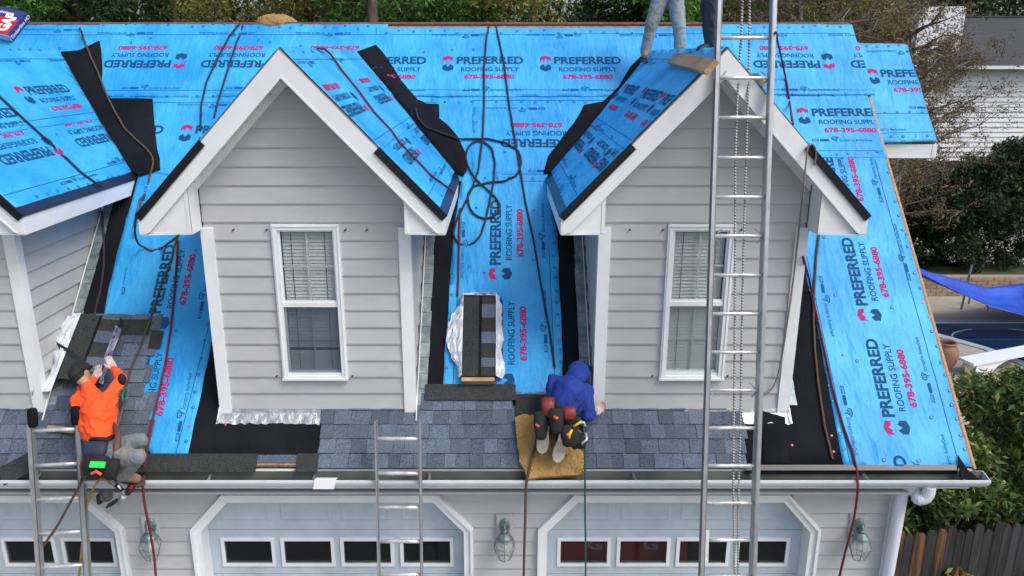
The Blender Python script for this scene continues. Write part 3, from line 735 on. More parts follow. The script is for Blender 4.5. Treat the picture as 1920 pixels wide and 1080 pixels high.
    # small corner clips on the siding round the window
    if op:
        for q, z in ((op[0] - .35, op[3] - .05), (op[0] - .04, op[3] - .05), (op[1] + .06, op[3] - .05), (op[1] + .26, op[3] - .05), (op[0] - .06, op[2] + .03), (op[1] + .05, op[2] + .03)):
            g = MB(); g.beam((q, YF - .012, z), (q - .012, YF - .034, z - .01), .012, .008); g.out('siding_clip', BLACKM, core)
# ================================================================ UNDERLAYMENT SHEETS (parts of the house)
def pxp(fr, pts, h=0): return [fr.px(u, v, h) for u, v in pts]
Rpx = lambda u, v: ROOF.px(u, v, .01)
XRs = XR - .018
def band(v): return Rpx(940, v)[1]
sT = RIDGE_S - .035; s1 = band(182); s2 = band(296); s2c = band(340)
# second course (under the first)
xl2 = Rpx(300, 230)[0]
shB1 = sheet('underlayment_sheet', ROOF, [(-5.2, s2 - .05), (-5.2, s1 + .1), (-.2, s1 + .1), (-.15, s2c), (-2.6, s2c), (-3.4, s2c - .02), (-3.6, s2 - .3)], .009, BLUE, house, .004, 11)
shB2 = sheet('underlayment_sheet', ROOF, [(-.35, s2c), (-.35, s1 + .1), (XRs + .0, s1 + .1), (XRs + .02, s2), (2.4, s2), (1.9, s2c), (.8, s2c)], .0095, BLUE, house, .005, 5)
# first course, in three lengths
xa = Rpx(185, 60)[0]; xb_ = Rpx(705, 60)[0]
shA1 = sheet('underlayment_sheet', ROOF, [(XL + .1, s1 - .05), (XL + .1, sT), (xa + .1, sT), (xa + .1, s1 - .02)], .014, BLUE, house, .004, 21)
shA2 = sheet('underlayment_sheet', ROOF, [(xa - .02, s1), (xa, sT + .01), (xb_ + .15, sT + .01), (xb_ + .15, s1)], .018, BLUE, house, .0045, 31)
shA3 = sheet('underlayment_sheet', ROOF, [(xb_ - .02, s1), (xb_, sT - .06), (2.6, sT - .06), (2.7, sT), (XRs + .05, sT), (XRs + .08, s1 + .02), (2.6, s1 + .03), (1.2, s1)], .022, BLUE, house, .005, 41)
# upright runs between the dormers
def q4(*p): return [Rpx(*a) for a in p]
shM = sheet('underlayment_sheet', ROOF, q4((868, 322), (1020, 322), (1045, 440), (1050, 560), (1057, 748), (828, 748), (842, 560), (850, 430)), .007, BLUE, house, .005, 51)
shR = sheet('underlayment_sheet', ROOF, [(XRs, s2 + .08), (2.2, s2 + .08)] + q4((1498, 455), (1530, 600), (1556, 740), (1582, 874), (1821, 874)), .0075, BLUE, house, .005, 61)
shL = sheet('underlayment_sheet', ROOF, q4((268, 300), (470, 300), (440, 480), (402, 620), (352, 852), (283, 852), (250, 800), (190, 610), (218, 480)), .0075, BLUE, house, .004, 71)
# wing sheet
WRT = WR
shW = sheet('underlayment_sheet', WR, pxp(WR, [(1590, 80), (1701, 84), (1756, 264), (1640, 268)], .02), .02, BLUE, house, .006, 81)
def ctr(u, v): return Rpx(u, v)
pi = math.pi; up = pi / 2
y1 = ctr(919, 115)[1]
printing(shA3, [(ctr(919, 115)[0] + k * 1.238, y1 + .0, 0) for k in (-1, 0, 1)] + [(ctr(1472, 113)[0] , ctr(1472, 122)[1], pi), (ctr(1472, 113)[0] + 1.238, ctr(1472, 122)[1], pi)],
         [(ctr(x, 60)[0], ctr(900, 68)[1], pi) for x in (860, 1035, 1210, 1420, 1600)] + [(ctr(x, 168)[0], ctr(900, 170)[1], 0) for x in (745, 925, 1110, 1520)],
         [(xb_, sT - .18, XRs, sT - .16), (xb_, s1 + .1, XRs, s1 + .1)], clip=[(xb_, s1 - .05), (xb_, sT), (XRs + .08, sT), (XRs + .06, s1)])
printing(shA2, [(ctr(258, 122)[0], ctr(258, 121)[1], pi), (ctr(440, 122)[0], ctr(258, 121)[1], pi), (ctr(440, 122)[0] + 1.238, ctr(258, 121)[1], pi)],
         [(ctr(x, 60)[0], ctr(900, 64)[1], pi) for x in (235, 425, 605)] + [(ctr(x, 168)[0], ctr(300, 166)[1], 0) for x in (285, 480)],
         [(xa, sT - .18, xb_, sT - .18), (xa, s1 + .1, xb_, s1 + .1)], clip=[(xa, s1 - .05), (xa, sT), (xb_, sT), (xb_, s1)])
printing(shA1, [(ctr(60, 122)[0] - .1, ctr(258, 131)[1], pi)], [(ctr(x, 60)[0], ctr(900, 57)[1], pi) for x in (95, -60)], [(XL + .2, sT - .18, xa, sT - .18)], clip=[(XL, s1 - .05), (XL, sT), (xa, sT), (xa, s1)])
printing(shB1, [(ctr(430, 243)[0] + .02, ctr(430, 243)[1], 0), (ctr(430, 243)[0] - 1.22, ctr(430, 243)[1], 0)], [(ctr(x, 196)[0], ctr(300, 197)[1], pi) for x in (385, 560)], [(-5, s1 - .09, -.8, s1 - .09)])
printing(shB2, [(ctr(1005, 269)[0], ctr(1005, 269)[1], pi), (ctr(1587, 211)[0], ctr(1587, 211)[1], 0)], [(ctr(965, 204)[0], ctr(965, 204)[1], pi), (ctr(1580, 262)[0], ctr(1580, 263)[1], 0), (ctr(1050, 320)[0], ctr(1050, 321)[1], 0)],
         [(-.4, s1 - .06, 1.8, s1 - .06), (2.6, s2 + .1, XRs, s2 + .1), (0, s2c + .1, .8, s2c + .1)], clip=[(-.35, s2c), (-.35, s1 + .1), (XRs - .0, s1 + .1), (XRs + .0, s2c)])
cm = ctr(929, 435)
printing(shM, [(cm[0], cm[1], up), (cm[0] + .02, cm[1] - 1.237, up), (cm[0] + .02, cm[1] - 2.47, up)],
         [(ctr(1018, 430)[0], ctr(1018, 430)[1], up), (ctr(1022, 600)[0], ctr(1022, 600)[1], up), (ctr(868, 470)[0], ctr(868, 470)[1], -up)],
         [(*ctr(1025, 370), *ctr(1042, 745)), (*ctr(868, 350), *ctr(848, 745))], clip=q4((872, 343), (1018, 343), (1057, 748), (828, 748)))
c1 = ctr(1590, 507); c2 = ctr(1643, 700)
# the run on the right leans with the picture only by perspective
cr = ctr(1601, 508)
printing(shR, [(cr[0], cr[1], up), (cr[0], cr[1] - 1.237, up), (cr[0], cr[1] + 1.237, up), (cr[0], cr[1] - 2.474, up)],
         [(ctr(1690, 470)[0], ctr(1690, 470)[1], up), (ctr(1733, 690)[0], ctr(1733, 690)[1], up), (ctr(1780, 870)[0], ctr(1780, 880)[1], up), (ctr(1640, 330)[0], ctr(1640, 330)[1], up), (ctr(1549, 570)[0], ctr(1549, 575)[1], -up), (ctr(1592, 790)[0], ctr(1592, 790)[1], -up)],
         [(*ctr(1640, 300), *ctr(1796, 862)), (*ctr(1512, 480), *ctr(1594, 868))], clip=[(XRs, s2 + .0), (2.2, s2 + .0)] + q4((1582, 874), (1816, 874)))
cl = ctr(305, 522); 
printing(shL, [(cl[0] , cl[1], up), (cl[0], cl[1] - 1.237, up)],
         [(ctr(385, 540)[0], ctr(385, 540)[1], up), (ctr(345, 760)[0], ctr(345, 760)[1], up), (ctr(222, 560)[0], ctr(222, 560)[1], -up), (ctr(262, 400)[0], ctr(262, 400)[1], -up)],
         [(*ctr(405, 560), *ctr(330, 850)), (*ctr(262, 370), *ctr(208, 600))], clip=q4((268, 300), (470, 300), (352, 852), (180, 852)))
cw = WR.px(1697, 138, .02)
printing(shW, [(cw[0] + .11, cw[1], 0)], [(WR.px(1675, 97, .02)[0], WR.px(1675, 97, .02)[1], pi), (WR.px(1760, 200, .02)[0], WR.px(1760, 202, .02)[1], 0), (WR.px(1645, 243, .02)[0], WR.px(1645, 243, .02)[1], 0)],
         [(*WR.px(1620, 214, .02), *WR.px(1745, 213, .02)), (*WR.px(1650, 250, .02), *WR.px(1750, 248, .02))], clip=pxp(WR, [(1600, 84), (1700, 85), (1755, 262), (1640, 266)], .02))
# ---- dormer roof sheets
hyp = math.hypot(1, MD)
def dsheet(i, s, seed, yf, front=.0, valley=.1, split=.60):
    fr = (FR_R if s > 0 else FR_L)[i]; cx = DCX[i]
    def A(y, d): return (s * y, -d * hyp)
    ye = lambda d: roofy(ZR - MD * d)
    d1 = split * HE; dm = HE - .055
    lo = sheet('underlayment_sheet', fr, [A(yf, d1 - .08), A(ye(d1 - .08) - valley, d1 - .08), A(ye(dm) - valley * .4, dm), A(yf - .02, dm)], .012, BLUE, house, .002, seed, .09)
    hi = sheet('underlayment_sheet', fr, [A(yf + front, .0), A(ye(0) - valley, .0), A(ye(d1) - valley, d1), A(yf, d1)], .0155, BLUE, house, .002, seed + 1, .09)
    return fr, A, ye, d1, lo, hi
# left dormer, right slope
def dprint(i, s, seed, yf, ang, bl_hi, bl_lo, sm_hi, sm_lo, valley=.1, split=.6, front=0, sc=1.0):
    fr, A, ye, d1, lo, hi = dsheet(i, s, seed, yf, front, valley, split)
    dm = HE - .055
    printing(hi, [(*fr.px(u, v, .016), a) for u, v, a in bl_hi], [(*fr.px(u, v, .016), a) for u, v, a in sm_hi],
             [(*A(yf, .1), *A(ye(.1) - valley, .1)), (*A(yf, d1 - .07), *A(ye(d1 - .07) - valley, d1 - .07))],
             clip=[A(yf, .0), A(ye(0) - valley, 0), A(ye(d1) - valley, d1), A(yf, d1)])
    printing(lo, [(*fr.px(u, v, .012), a) for u, v, a in bl_lo], [(*fr.px(u, v, .012), a) for u, v, a in sm_lo],
             [(*A(yf, dm - .1), *A(ye(dm - .1) - valley, dm - .1))],
             clip=[A(yf, d1), A(ye(d1) - valley, d1), A(ye(dm) - valley * .4, dm), A(yf - .02, dm)])
dprint(1, 1, 101, -.07, pi, [(663, 205, pi), (717, 185, pi), (623, 235, pi)], [(770, 292, pi), (800, 260, pi)], [(572, 118, pi), (632, 112, pi), (745, 265, 0), (770, 236, 0)], [(812, 330, 0), (830, 318, 0)], valley=.06)
dprint(2, -1, 111, -.05, 0, [(1222, 178, 0), (1262, 190, 0), (1183, 168, 0)], [(1110, 292, pi), (1085, 270, pi), (1135, 315, pi)], [(1220, 118, 0), (1145, 265, 0), (1125, 240, 0)], [(1075, 340, 0), (1060, 305, 0)], valley=.2)
dprint(0, 1, 121, -.07, 0, [(90, 168, 0), (-20, 215, 0), (205, 150, 0)], [(180, 262, pi), (50, 292, pi)], [(20, 115, pi), (120, 114, pi), (75, 252, 0), (190, 232, 0)], [(150, 335, 0), (230, 300, 0)], valley=.1, split=.56)
for i, s in ((1, -1), (2, 1), (0, -1)): dsheet(i, s, 140 + i * 3 + s, -.06)
# ---- black valley felts, on the main roof and on the dormer slopes
def vf(pts, h=.03, seed=1, fr=ROOF, label=None): return sheet('valley_felt', fr, pxp(fr, pts, h), h, FELT, house, .002, seed, .12, label, ragj=.012)
vf([(668, 97), (705, 84), (728, 112), (752, 150), (783, 186), (800, 194), (823, 195), (824, 222), (840, 234), (858, 255), (872, 285), (876, 318), (868, 330), (848, 322), (760, 205)], seed=2)
vf([(1218, 98), (1240, 100), (1206, 101), (1182, 125), (1160, 162), (1130, 190), (1095, 197), (1086, 215), (1060, 250), (1028, 292), (1019, 325), (1036, 325), (1140, 200)], seed=3)
vf([(108, 97), (148, 94), (186, 76), (192, 130), (190, 160), (194, 172), (208, 184), (240, 184), (286, 185), (288, 215), (290, 240), (300, 318), (262, 330), (235, 315), (170, 215)], seed=4)
for i, s, w, sd in ((1, 1, .1, 5), (2, -1, .26, 6), (0, 1, .14, 7)):
    fr = (FR_R if s > 0 else FR_L)[i]; A = lambda y, d: (s * y, -d * hyp); ye = lambda d: roofy(ZR - MD * d)
    pts = [A(ye(.02) + .01, .02), A(ye(HE) + .01, HE - .005), A(ye(HE) - w * .6, HE - .005), A(ye(.7) - w, .7), A(ye(.02) - w * .9, .02)]
    sheet('valley_felt', fr, pts, .009 if w < .2 else .0095, FELT, house, .001, sd, .15, ragj=.01)
# ---- shingles
EXP = .146; cntS = 0
smesh = {}
def shingle_mesh(w, thick):
    k = (round(w, 2), thick)
    if k not in smesh:
        g = MB(); w2 = k[0] / 2; l = EXP + .05; t = .006 if not thick else .0095; e = .0012
        A0 = [(-w2 + e, 0), (w2 - e, 0), (w2 - e, l), (-w2 + e, l)]
        g.add([(x, y, t if y == 0 else t * .35) for x, y in A0] + [(x, y, 0) for x, y in A0], [(0, 1, 2, 3), (0, 4, 5, 1), (1, 5, 6, 2), (3, 2, 6, 7), (0, 3, 7, 4)])
        me = g.mesh('shingle'); me.materials.append(SHING); smesh[k] = me
    return smesh[k]
rs = random.Random(5)
def row(k, xa, xb, lift=0):
    global cntS
    s0 = -.02 + k * EXP; x = xa - rs.uniform(0, .1); thick = rs.random() < .5
    while x < xb:
        w = rs.choice((.11, .13, .15, .15, .17, .2)); l = max(x, xa); r = min(x + w, xb)
        if r - l > .04:
            ww = r - l; h = .0185 + lift + (.0035 if thick else 0)
            o = link('shingle', shingle_mesh(round(ww, 2), thick), house, ROOF.mat((l + r) / 2, s0 + rs.uniform(-.002, .002), h, 0) @ Matrix.Rotation(-.05, 4, 'X')); cntS += 1
            thick = not thick if rs.random() < .85 else thick
        x += w
def X_(u, v): return Rpx(u, v)[0]
row(0, X_(592, 880), X_(1402, 880)); row(1, X_(597, 855), X_(1400, 855)); row(2, X_(600, 825), X_(1402, 825)); row(3, X_(600, 796), X_(1402, 796))
s4 = -.02 + 4 * EXP
row(4, X_(600, 775), -.86 - 0.0); row(4, -.86, X_(967, 765)); row(4, X_(1112, 775), X_(1402, 775))
row(4, X_(967, 775), X_(1112, 775))
# left patch, stepping up beside the left dormer
lb = lambda k: (-9.4 if k < 5 else WCX[0] + HWL + .06)
for k, ur, vr in ((0, 268, 880), (1, 277, 855), (2, 284, 825), (3, 278, 798), (4, 287, 772), (5, 268, 745), (6, 280, 722), (7, 272, 700), (8, 290, 680), (9, 286, 660), (10, 303, 640)):
    row(k, lb(k), X_(ur, vr))
def strip(x0, x1, sa, sb, h, m_=DSHING, nm='starter_strip', seed=0):
    rnd = random.Random(seed); g = MB()
    q = [(x0, sa), (x1, sa), (x1, sb), (x0, sb)]
    g.prism([P(x, y, h) for x, y in q], ROOF.n * .005); me = g.mesh(nm); fixn(me); link(nm, me, house, mats=[m_])
strip(X_(797, 745), X_(967, 745), Rpx(880, 752)[1], Rpx(880, 722)[1], .034)
strip(X_(967, 765), X_(1112, 765), Rpx(880, 782)[1], Rpx(880, 741)[1], .034)
strip(X_(132, 615), X_(283, 615), Rpx(200, 628)[1], Rpx(200, 601)[1], .032)
strip(X_(283, 635), X_(305, 640), Rpx(200, 655)[1], Rpx(200, 622)[1], .03)
strip(X_(255, 868), X_(482, 868), Rpx(300, 886)[1], Rpx(300, 851)[1], .02)
strip(X_(556, 868), X_(597, 868), Rpx(300, 886)[1], Rpx(300, 851)[1], .02)
strip(X_(482, 862), X_(556, 862), Rpx(300, 868)[1], Rpx(300, 853)[1], .012, SHING, 'old_shingle_strip')
strip(X_(482, 870), X_(556, 870), Rpx(300, 873)[1], Rpx(300, 869)[1], .014, DECK, 'deck_patch')
# torn scraps at the left eave
for u0, v0, u1, v1, r_ in ((8, 880, 62, 862, .5),):
    a = Rpx(38, 878); g = MB(); Mx = ROOF.mat(a[0], a[1], .03, .55); g.obox(Mx, (-.17, -.1, 0), (.17, .1, .005)); g.out('shingle_scrap', DSHING, house)
# drip edge at the right eave
g = MB(); xs_, xe_ = X_(1398, 878), X_(1795, 878); g.prism([P(xs_, -.035, .01), P(xe_, -.035, .01), P(xe_, .014, .012), P(xs_, .014, .012)], ROOF.n * .004); g.prism([P(xs_, -.038, .014), P(xe_, -.038, .014), P(xe_, -.065, -.03), P(xs_, -.065, -.03)], ROOF.ey * .004); me = g.mesh('eave_drip_edge'); fixn(me); link('eave_drip_edge', me, house, mats=[BLACKM])
g = MB(); a = Rpx(1805, 872); 
fl = sheet('torn_felt_flap', ROOF, pxp(ROOF, [(1796, 853), (1806, 868), (1814, 880), (1822, 886), (1838, 900), (1800, 900), (1799, 880)], .035), .035, FELT, house, .006, 9, .03)
shn = sheet('felt_underlay', ROOF, pxp(ROOF, [(1428, 770), (1472, 782), (1480, 868), (1428, 868)], .014), .014, FELT, house, .002, 14, .1)
# strip of felt lapping up the left valley bottom
# ================================================================ GROUND, POOL, BACKGROUND
def struct(name, mb, m, smooth=False): return mb.out(name, m, None, smooth, kind='structure')
LAWN = mat('lawn', (.045, .07, .025), .9, .3, 3, .4, 30, col2=(.09, .08, .04), scale2=.6)
CONC = mat('pool_deck_concrete', (.36, .33, .29), .8, .1, 2, .15, 60, col2=(.27, .25, .22), scale2=.7)
CONC2 = mat('drive_concrete', (.33, .32, .3), .8, .1, 2, .15, 60)
BRICK = mat('tan_brick', (.3, .22, .15), .85, .2, 8, .2, 60, rnd=.15)
g = MB(); g.box((-9.6, -12, -.015), (3.9, .0, 0)); struct('driveway', g, CONC2)
# pool: corners from the photograph's ground points
pA = GP(1758, 604); pB = GP(1760, 622); pC = GP(1849, 655); pD = GP(1990, 712)
pool = [(pA.x - .6, pA.y), (pA.x + 9, pA.y + .15), (pA.x + 9, pD.y - 1.5), (pD.x, pD.y), (pC.x, pC.y), (pB.x - .6, pB.y + .35)]
outer = [(6.4, pA.y + 4.4), (30, pA.y + 4.4), (30, 4.6), (6.4, 4.6)]
g = MB(); yt_ = pA.y + 4.4
for x0, y0, x1, y1 in ((-250, -60, 250, 4.6), (-250, 4.6, 6.4, yt_), (30, 4.6, 250, yt_), (-250, yt_, 250, 300)): g.add([(x0, y0, -.02), (x1, y0, -.02), (x1, y1, -.02), (x0, y1, -.02)], [(0, 1, 2, 3)])
struct('ground', g, LAWN)
bm = bmesh.new()
vo = [bm.verts.new((x, y, .0)) for x, y in outer]; vi = [bm.verts.new((x, y, .0)) for x, y in pool]
eo = [bm.edges.new((vo[i], vo[(i + 1) % 4])) for i in range(4)]; ei = [bm.edges.new((vi[i], vi[(i + 1) % 6])) for i in range(6)]
bmesh.ops.triangle_fill(bm, use_beauty=True, use_dissolve=False, edges=eo + ei)
bmesh.ops.recalc_face_normals(bm, faces=bm.faces)
me = bpy.data.meshes.new('pool_deck'); bm.to_mesh(me); bm.free(); link('pool_deck', me, None, kind='structure', mats=[CONC])
LINER = mat('pool_liner', (.02, .05, .14), .4, .1, 3, 0)
g = MB(); g.prism([(x, y, -1.6) for x, y in pool], (0, 0, .02)); k = len(pool)
for i in range(k):
    a, b = pool[i], pool[(i + 1) % k]; g.add([(a[0], a[1], -1.6), (b[0], b[1], -1.6), (b[0], b[1], .01), (a[0], a[1], .01)], [(0, 1, 2, 3)])
struct('pool_basin', g, LINER)
wm, n, L, b = nodes('pool_water'); b.inputs['Base Color'].default_value = (.008, .022, .075, 1); b.inputs['Roughness'].default_value = .06
t = n.new('ShaderNodeTexNoise'); t.inputs['Scale'].default_value = 3; bp = n.new('ShaderNodeBump'); bp.inputs['Strength'].default_value = .12; L.new(t.outputs[0], bp.inputs['Height']); L.new(bp.outputs[0], b.inputs['Normal'])
g = MB(); g.add([(x, y, -.22) for x, y in pool], [tuple(range(6))]); me = g.mesh('pool_water'); fixn(me); link('pool_water', me, None, kind='structure', mats=[wm])
g = MB()
for i in range(k):
    a, b = V((*pool[i], 0)), V((*pool[(i + 1) % k], 0)); g.beam(a + V((0, 0, .012)), b + V((0, 0, .012)), .22, .03)
g.out('pool_coping', [mat('pool_coping', (.3, .38, .45), .5, .1, 5, .1)], None, kind='structure')
c = GP(1900, 640, -.2)
rope('pool_hose', [V((c.x + 1.3 * math.cos(a) * (1 + .1 * math.sin(3 * a)), c.y + 1.0 * math.sin(a), -.2)) for a in [i * .35 for i in range(2, 17)]], .02, mat('pool_hose', (.16, .28, .45), .5), 'pale blue cleaning hose floating in a loop on the pool', 'hose')
# brick strip wall behind the pool
wy = pA.y + 2.3; g = MB(); g.box((6, wy + .02, 0), (26, wy + .3, .55)); bw = g.out('brick_wall', BRICK); reg(bw, 'low tan brick wall running behind the pool under the dark shrubs', 'wall')
bmn = MB(); bmn.box((0, -.012, 0), (.3, .02, .1)); bme = bmn.mesh('brick'); bme.materials.append(BRICK); MORT = mat('mortar', (.28, .25, .21), .9)
bw.data.materials.clear(); bw.data.materials.append(MORT); rnd = random.Random(2)
for r in range(5):
    for q in range(17):
        o = link('brick', bme, bw, Matrix.Translation((9.2 + q * .315 + (r % 2) * .16, wy + rnd.uniform(-.004, .006), .01 + r * .11)))
# pavers right of the side fence
g = MB(); g.box((6.7, -1.0, -.015), (11, 4.6, -.004)); pv = g.out('paved_path', [MORT], None, kind='structure')
pm = MB(); pm.box((0, 0, 0), (.285, .185, .02)); pme = pm.mesh('paver'); PAV = mat('grey_paver', (.24, .22, .2), .85, .15, 8, .2, rnd=.15); pme.materials.append(PAV)
for r in range(18):
    for q in range(6):
        link('paver', pme, pv, Matrix.Translation((7.0 + q * .3 + (r % 2) * .15, .6 + r * .2, -.004)))
# ---- diving board, urn, ladder, tarp
a = GP(1797, 670, .34); b_ = GP(1826, 683, .34); d = (GP(1925, 664, .34) - b_).normalized()
db = thing('diving_board', (a.x + .5, a.y, 0), 'white diving board on a white stand reaching over the pool', 'diving board')
WPL = mat('white_fibreglass', (.72, .76, .8), .35, .05, 4, .05, 60)
e1 = (b_ - a); g = MB(); g.prism([a, b_, b_ + d * 3.4, a + d * 3.4], (0, 0, -.05)); me = g.mesh('board'); fixn(me); link('board', me, db, mats=[WPL])
g = MB(); g.prism([a + V((0, 0, .002)) + e1 * .03, b_ + V((0, 0, .002)) - e1 * .03, b_ + d * 3.4 - e1 * .03, a + d * 3.4 + e1 * .03], (0, 0, .004)); me = g.mesh('tread'); fixn(me); link('tread', me, db, mats=[mat('board_tread', (.62, .7, .76), .8, .1, 60, .4, 200)])
g = MB(); o0 = a + e1 * .12; w_ = e1 * .76
prof = [(.12, -.05), (1.3, -.05), (1.05, -.1), (.8, -.19), (.62, -.34), (.2, -.34), (.1, -.2)]
g.prism([o0 + d * x + V((0, 0, z)) for x, z in prof], w_); me = g.mesh('stand'); fixn(me); link('stand', me, db, mats=[WPL])
u0 = GP(1764, 694); ur = thing('urn', u0, 'large brown clay urn standing on the pool deck', 'urn')
g = MB(); sc_ = 1.0
g.lathe([(r_, z_ * .76) for r_, z_ in [(.12, 0), (.17, .05), (.26, .25), (.3, .45), (.29, .6), (.24, .75), (.2, .8), (.235, .84), (.235, .87), (.19, .87), (.17, .8), (.2, .6), (.2, .3), (.05, .25)]], Matrix.Translation(u0), 28)
g.out('body', [mat('terracotta', (.25, .13, .08), .7, .2, 6, .3, 30, col2=(.15, .08, .05), scale2=4)], ur, True)
plr = thing('pool_ladder', GP(1880, 600), 'bent steel pool ladder rails at the far edge under the blue tarp', 'pool ladder')
STEEL = mat('steel_tube', (.35, .37, .4), .25, .1, 5, 0, metal=.9)
for uu in (1826, 1858):
    p = GP(uu, 575, .0); q0 = V((p.x, p.y + .25, 0)); 
    rp = [q0, q0 + V((0, 0, .3)), q0 + V((0, -.15, .42)), q0 + V((.05, -.5, .36)), q0 + V((.08, -.75, .1)), q0 + V((.08, -.8, -.8))]
    g = MB(); g.tube(rp, .025, 10); g.out('rail', STEEL, plr, True)
for zz_ in (-.15, -.4): 
    p = GP(1826, 575); p2 = GP(1858, 575); g = MB(); g.beam((p.x + .08, p.y - .55, zz_), (p2.x + .08, p2.y - .55, zz_), .05, .02); g.out('tread', STEEL, plr)
# tarp: sagging sheet on two posts, tapering to its left corner
TARP = wrinkle_mat('blue_tarp', (.006, .045, .4), (.012, .08, .55), rough=.45, bstr=.6)
g = MB(); nx, ny = 40, 14; Ya = 11.4
def tp(u, v, yy): return FP(u, v, yy)
for i in range(nx + 1):
    f = i / nx; u = 1700 + f * 420
    top = float(np.interp(u, [1700, 1727, 1800, 1850, 1920, 2120], [494, 505, 527, 541, 533, 500])); bot = float(np.interp(u, [1700, 1727, 1800, 1860, 1920, 2120], [496, 513, 550, 576, 592, 600]))
    pt = tp(u, top, Ya + 1.8 * min(1, f * 2) + .05); pb = tp(u, bot, Ya)
    for j in range(ny + 1):
        t_ = j / ny; p = pt.lerp(pb, t_); p.z += -.12 * math.sin(t_ * 3.14) + .03 * noise.noise(V((f * 14, t_ * 5, 0))) + .05 * math.sin(t_ * 16 + f * 3) * .35 * (1 - t_); g.v.append(tuple(p))
for i in range(nx):
    for j in range(ny): k0 = i * (ny + 1) + j; g.f.append((k0, k0 + ny + 1, k0 + ny + 2, k0 + 1)); g.m.append(0)
tm = g.mesh('tarp', True); to = link('tarp', tm, None, label='blue tarp slung like a hammock on posts over the far end of the pool', cat='tarp', mats=[TARP])
sm_ = to.modifiers.new('s', 'SOLIDIFY'); sm_.thickness = .008
for uu, vv in ((1802, 580), (1700, 560)):
    p = GP(uu, vv); g = MB(); g.tube([p, p + V((.08, 0, 1.25))], .03, 8)
    o = g.out('tarp_post', STEEL); reg(o, 'steel post under the blue tarp beside the pool' if uu > 1750 else 'steel post holding the left corner of the blue tarp, behind the roof edge', 'post')
# ---- neighbour's house
NW = mat('white_lap_siding', (.72, .75, .78), .5, .03, 3, .05, 30); NR = mat('dark_asphalt_roof', (.055, .06, .065), .9, .25, 6, .3, 50, col2=(.04, .042, .048), scale2=2, stretch=(.4, 3, 3))
D0 = 33.0
nb = thing('neighbour_house', (24, D0, 0), 'white neighbour house with dark shingled roof and white chimney behind bare trees', 'house')
ex0 = FP(1778, 130, D0).x; ezz = FP(1850, 128, D0 - .6).z
g = MB(); g.box((ex0 - 3.2, D0 + .06, 0), (ex0 + 14, D0 + 8, ezz)); g.out('wall', NW, nb)
kk = 0; z = 0.0
while z < ezz - .1:
    board((ex0 - 3.2, D0 + .06, z), (ex0 + 14, D0 + .06, z), (ex0 + 14, D0 + .06, z + .245), (ex0 - 3.2, D0 + .06, z + .245), (0, -1, 0), .05).out('siding_board', NW, nb); z += .245
yrg = D0 + 4.6; zrg = FP(1850, 37, yrg).z
g = MB(); g.prism([(ex0 + .0, D0 - .6, ezz), (ex0 + 14.5, D0 - .6, ezz), (ex0 + 14.5, yrg, zrg), (ex0 + .0, yrg, zrg)], (0, 0, .12)); g.prism([(ex0, yrg, zrg), (ex0 + 14.5, yrg, zrg), (ex0 + 14.5, D0 + 9, ezz), (ex0, D0 + 9, ezz)], (0, 0, .12))
g.out('roof', NR, nb)
# courses of the neighbour's roof, each a thin lapped strip
rn = Frame((ex0, D0 - .6, ezz + .12), (1, 0, 0), (0, yrg - D0 + .6, zrg - ezz)); Lr = math.hypot(yrg - D0 + .6, zrg - ezz)
kq = int(Lr / .2)
for q in range(kq):
    g = MB(); g.prism([rn.p(0, q * .2, .004), rn.p(14.5, q * .2, .004), rn.p(14.5, q * .2 + .2, .001), rn.p(0, q * .2 + .2, .001)], rn.n * .014); me = g.mesh('shingle_course'); fixn(me); link('shingle_course', me, nb, mats=[NR])
g = MB(); g.box((ex0 - .02, yrg - .15, zrg + .1), (ex0 + 14.5, yrg + .15, zrg + .2)); g.out('ridge_cap', NR, nb)
g = MB(); g.box((ex0, D0 - .72, ezz - .04), (ex0 + 14.5, D0 - .6, ezz + .12)); g.out('gutter', NW, nb)
ch0 = FP(1706, 70, D0 + 1.5).x; ch1 = FP(1789, 70, D0 + 1.5).x
g = MB(); g.box((ch0, D0 + .8, 0), (ch1, D0 + 2.2, FP(1750, 12, D0 + .8).z)); g.out('chimney', NW, nb)
# ---- fences
FD = mat('weathered_fence_wood', (.06, .052, .048), .9, .3, 8, .3, 40, rnd=.3, stretch=(4, 4, .5), col2=(.035, .03, .03), scale2=3)
def fence(x0, x1, y0, y1, h, label, w=.14, seed=0, hv=.02, m_=FD):
    f = thing('wooden_fence', (x0, y0, 0), label, 'fence'); rnd = random.Random(seed); Lf = math.hypot(x1 - x0, y1 - y0); n_ = int(Lf / w); dx = V((x1 - x0, y1 - y0, 0)).normalized(); nn = V((dx.y, -dx.x, 0))
    for k in range(n_):
        p = V((x0, y0, 0)) + dx * (k * w); hh = h + rnd.uniform(-hv, hv); g = MB(); g.prism([p, p + dx * (w - .008), p + dx * (w - .008) + V((0, 0, hh)), p + V((0, 0, hh))], nn * (.02 + rnd.uniform(0, .006))); me = g.mesh('fence_board'); fixn(me); link('fence_board', me, f, mats=[m_])
    for z in (.3, h - .3): 
        g = MB(); g.beam(V((x0, y0, z)) - nn * .03, V((x1, y1, z)) - nn * .03, .04, .09); g.out('fence_rail', m_, f)
    k = 0
    while k < Lf:
        p = V((x0, y0, 0)) + dx * k; g = MB(); g.beam(p + nn * .05, p + nn * .05 + V((0, 0, h + .12)), .12, .1); g.out('fence_post', m_, f); k += 2.4
    return f
pf = GP(1660, 368); fence(pf.x - 2, pf.x + 9, 29.2, 27.6, 2.05, 'brown board fence in front of the white neighbour house', .16, 1)
fence(13.0, 17.0, 20.6, 20.0, 2.0, 'dark leaning board fence between the bare tree and the dark shrubs', .15, 2, .05)
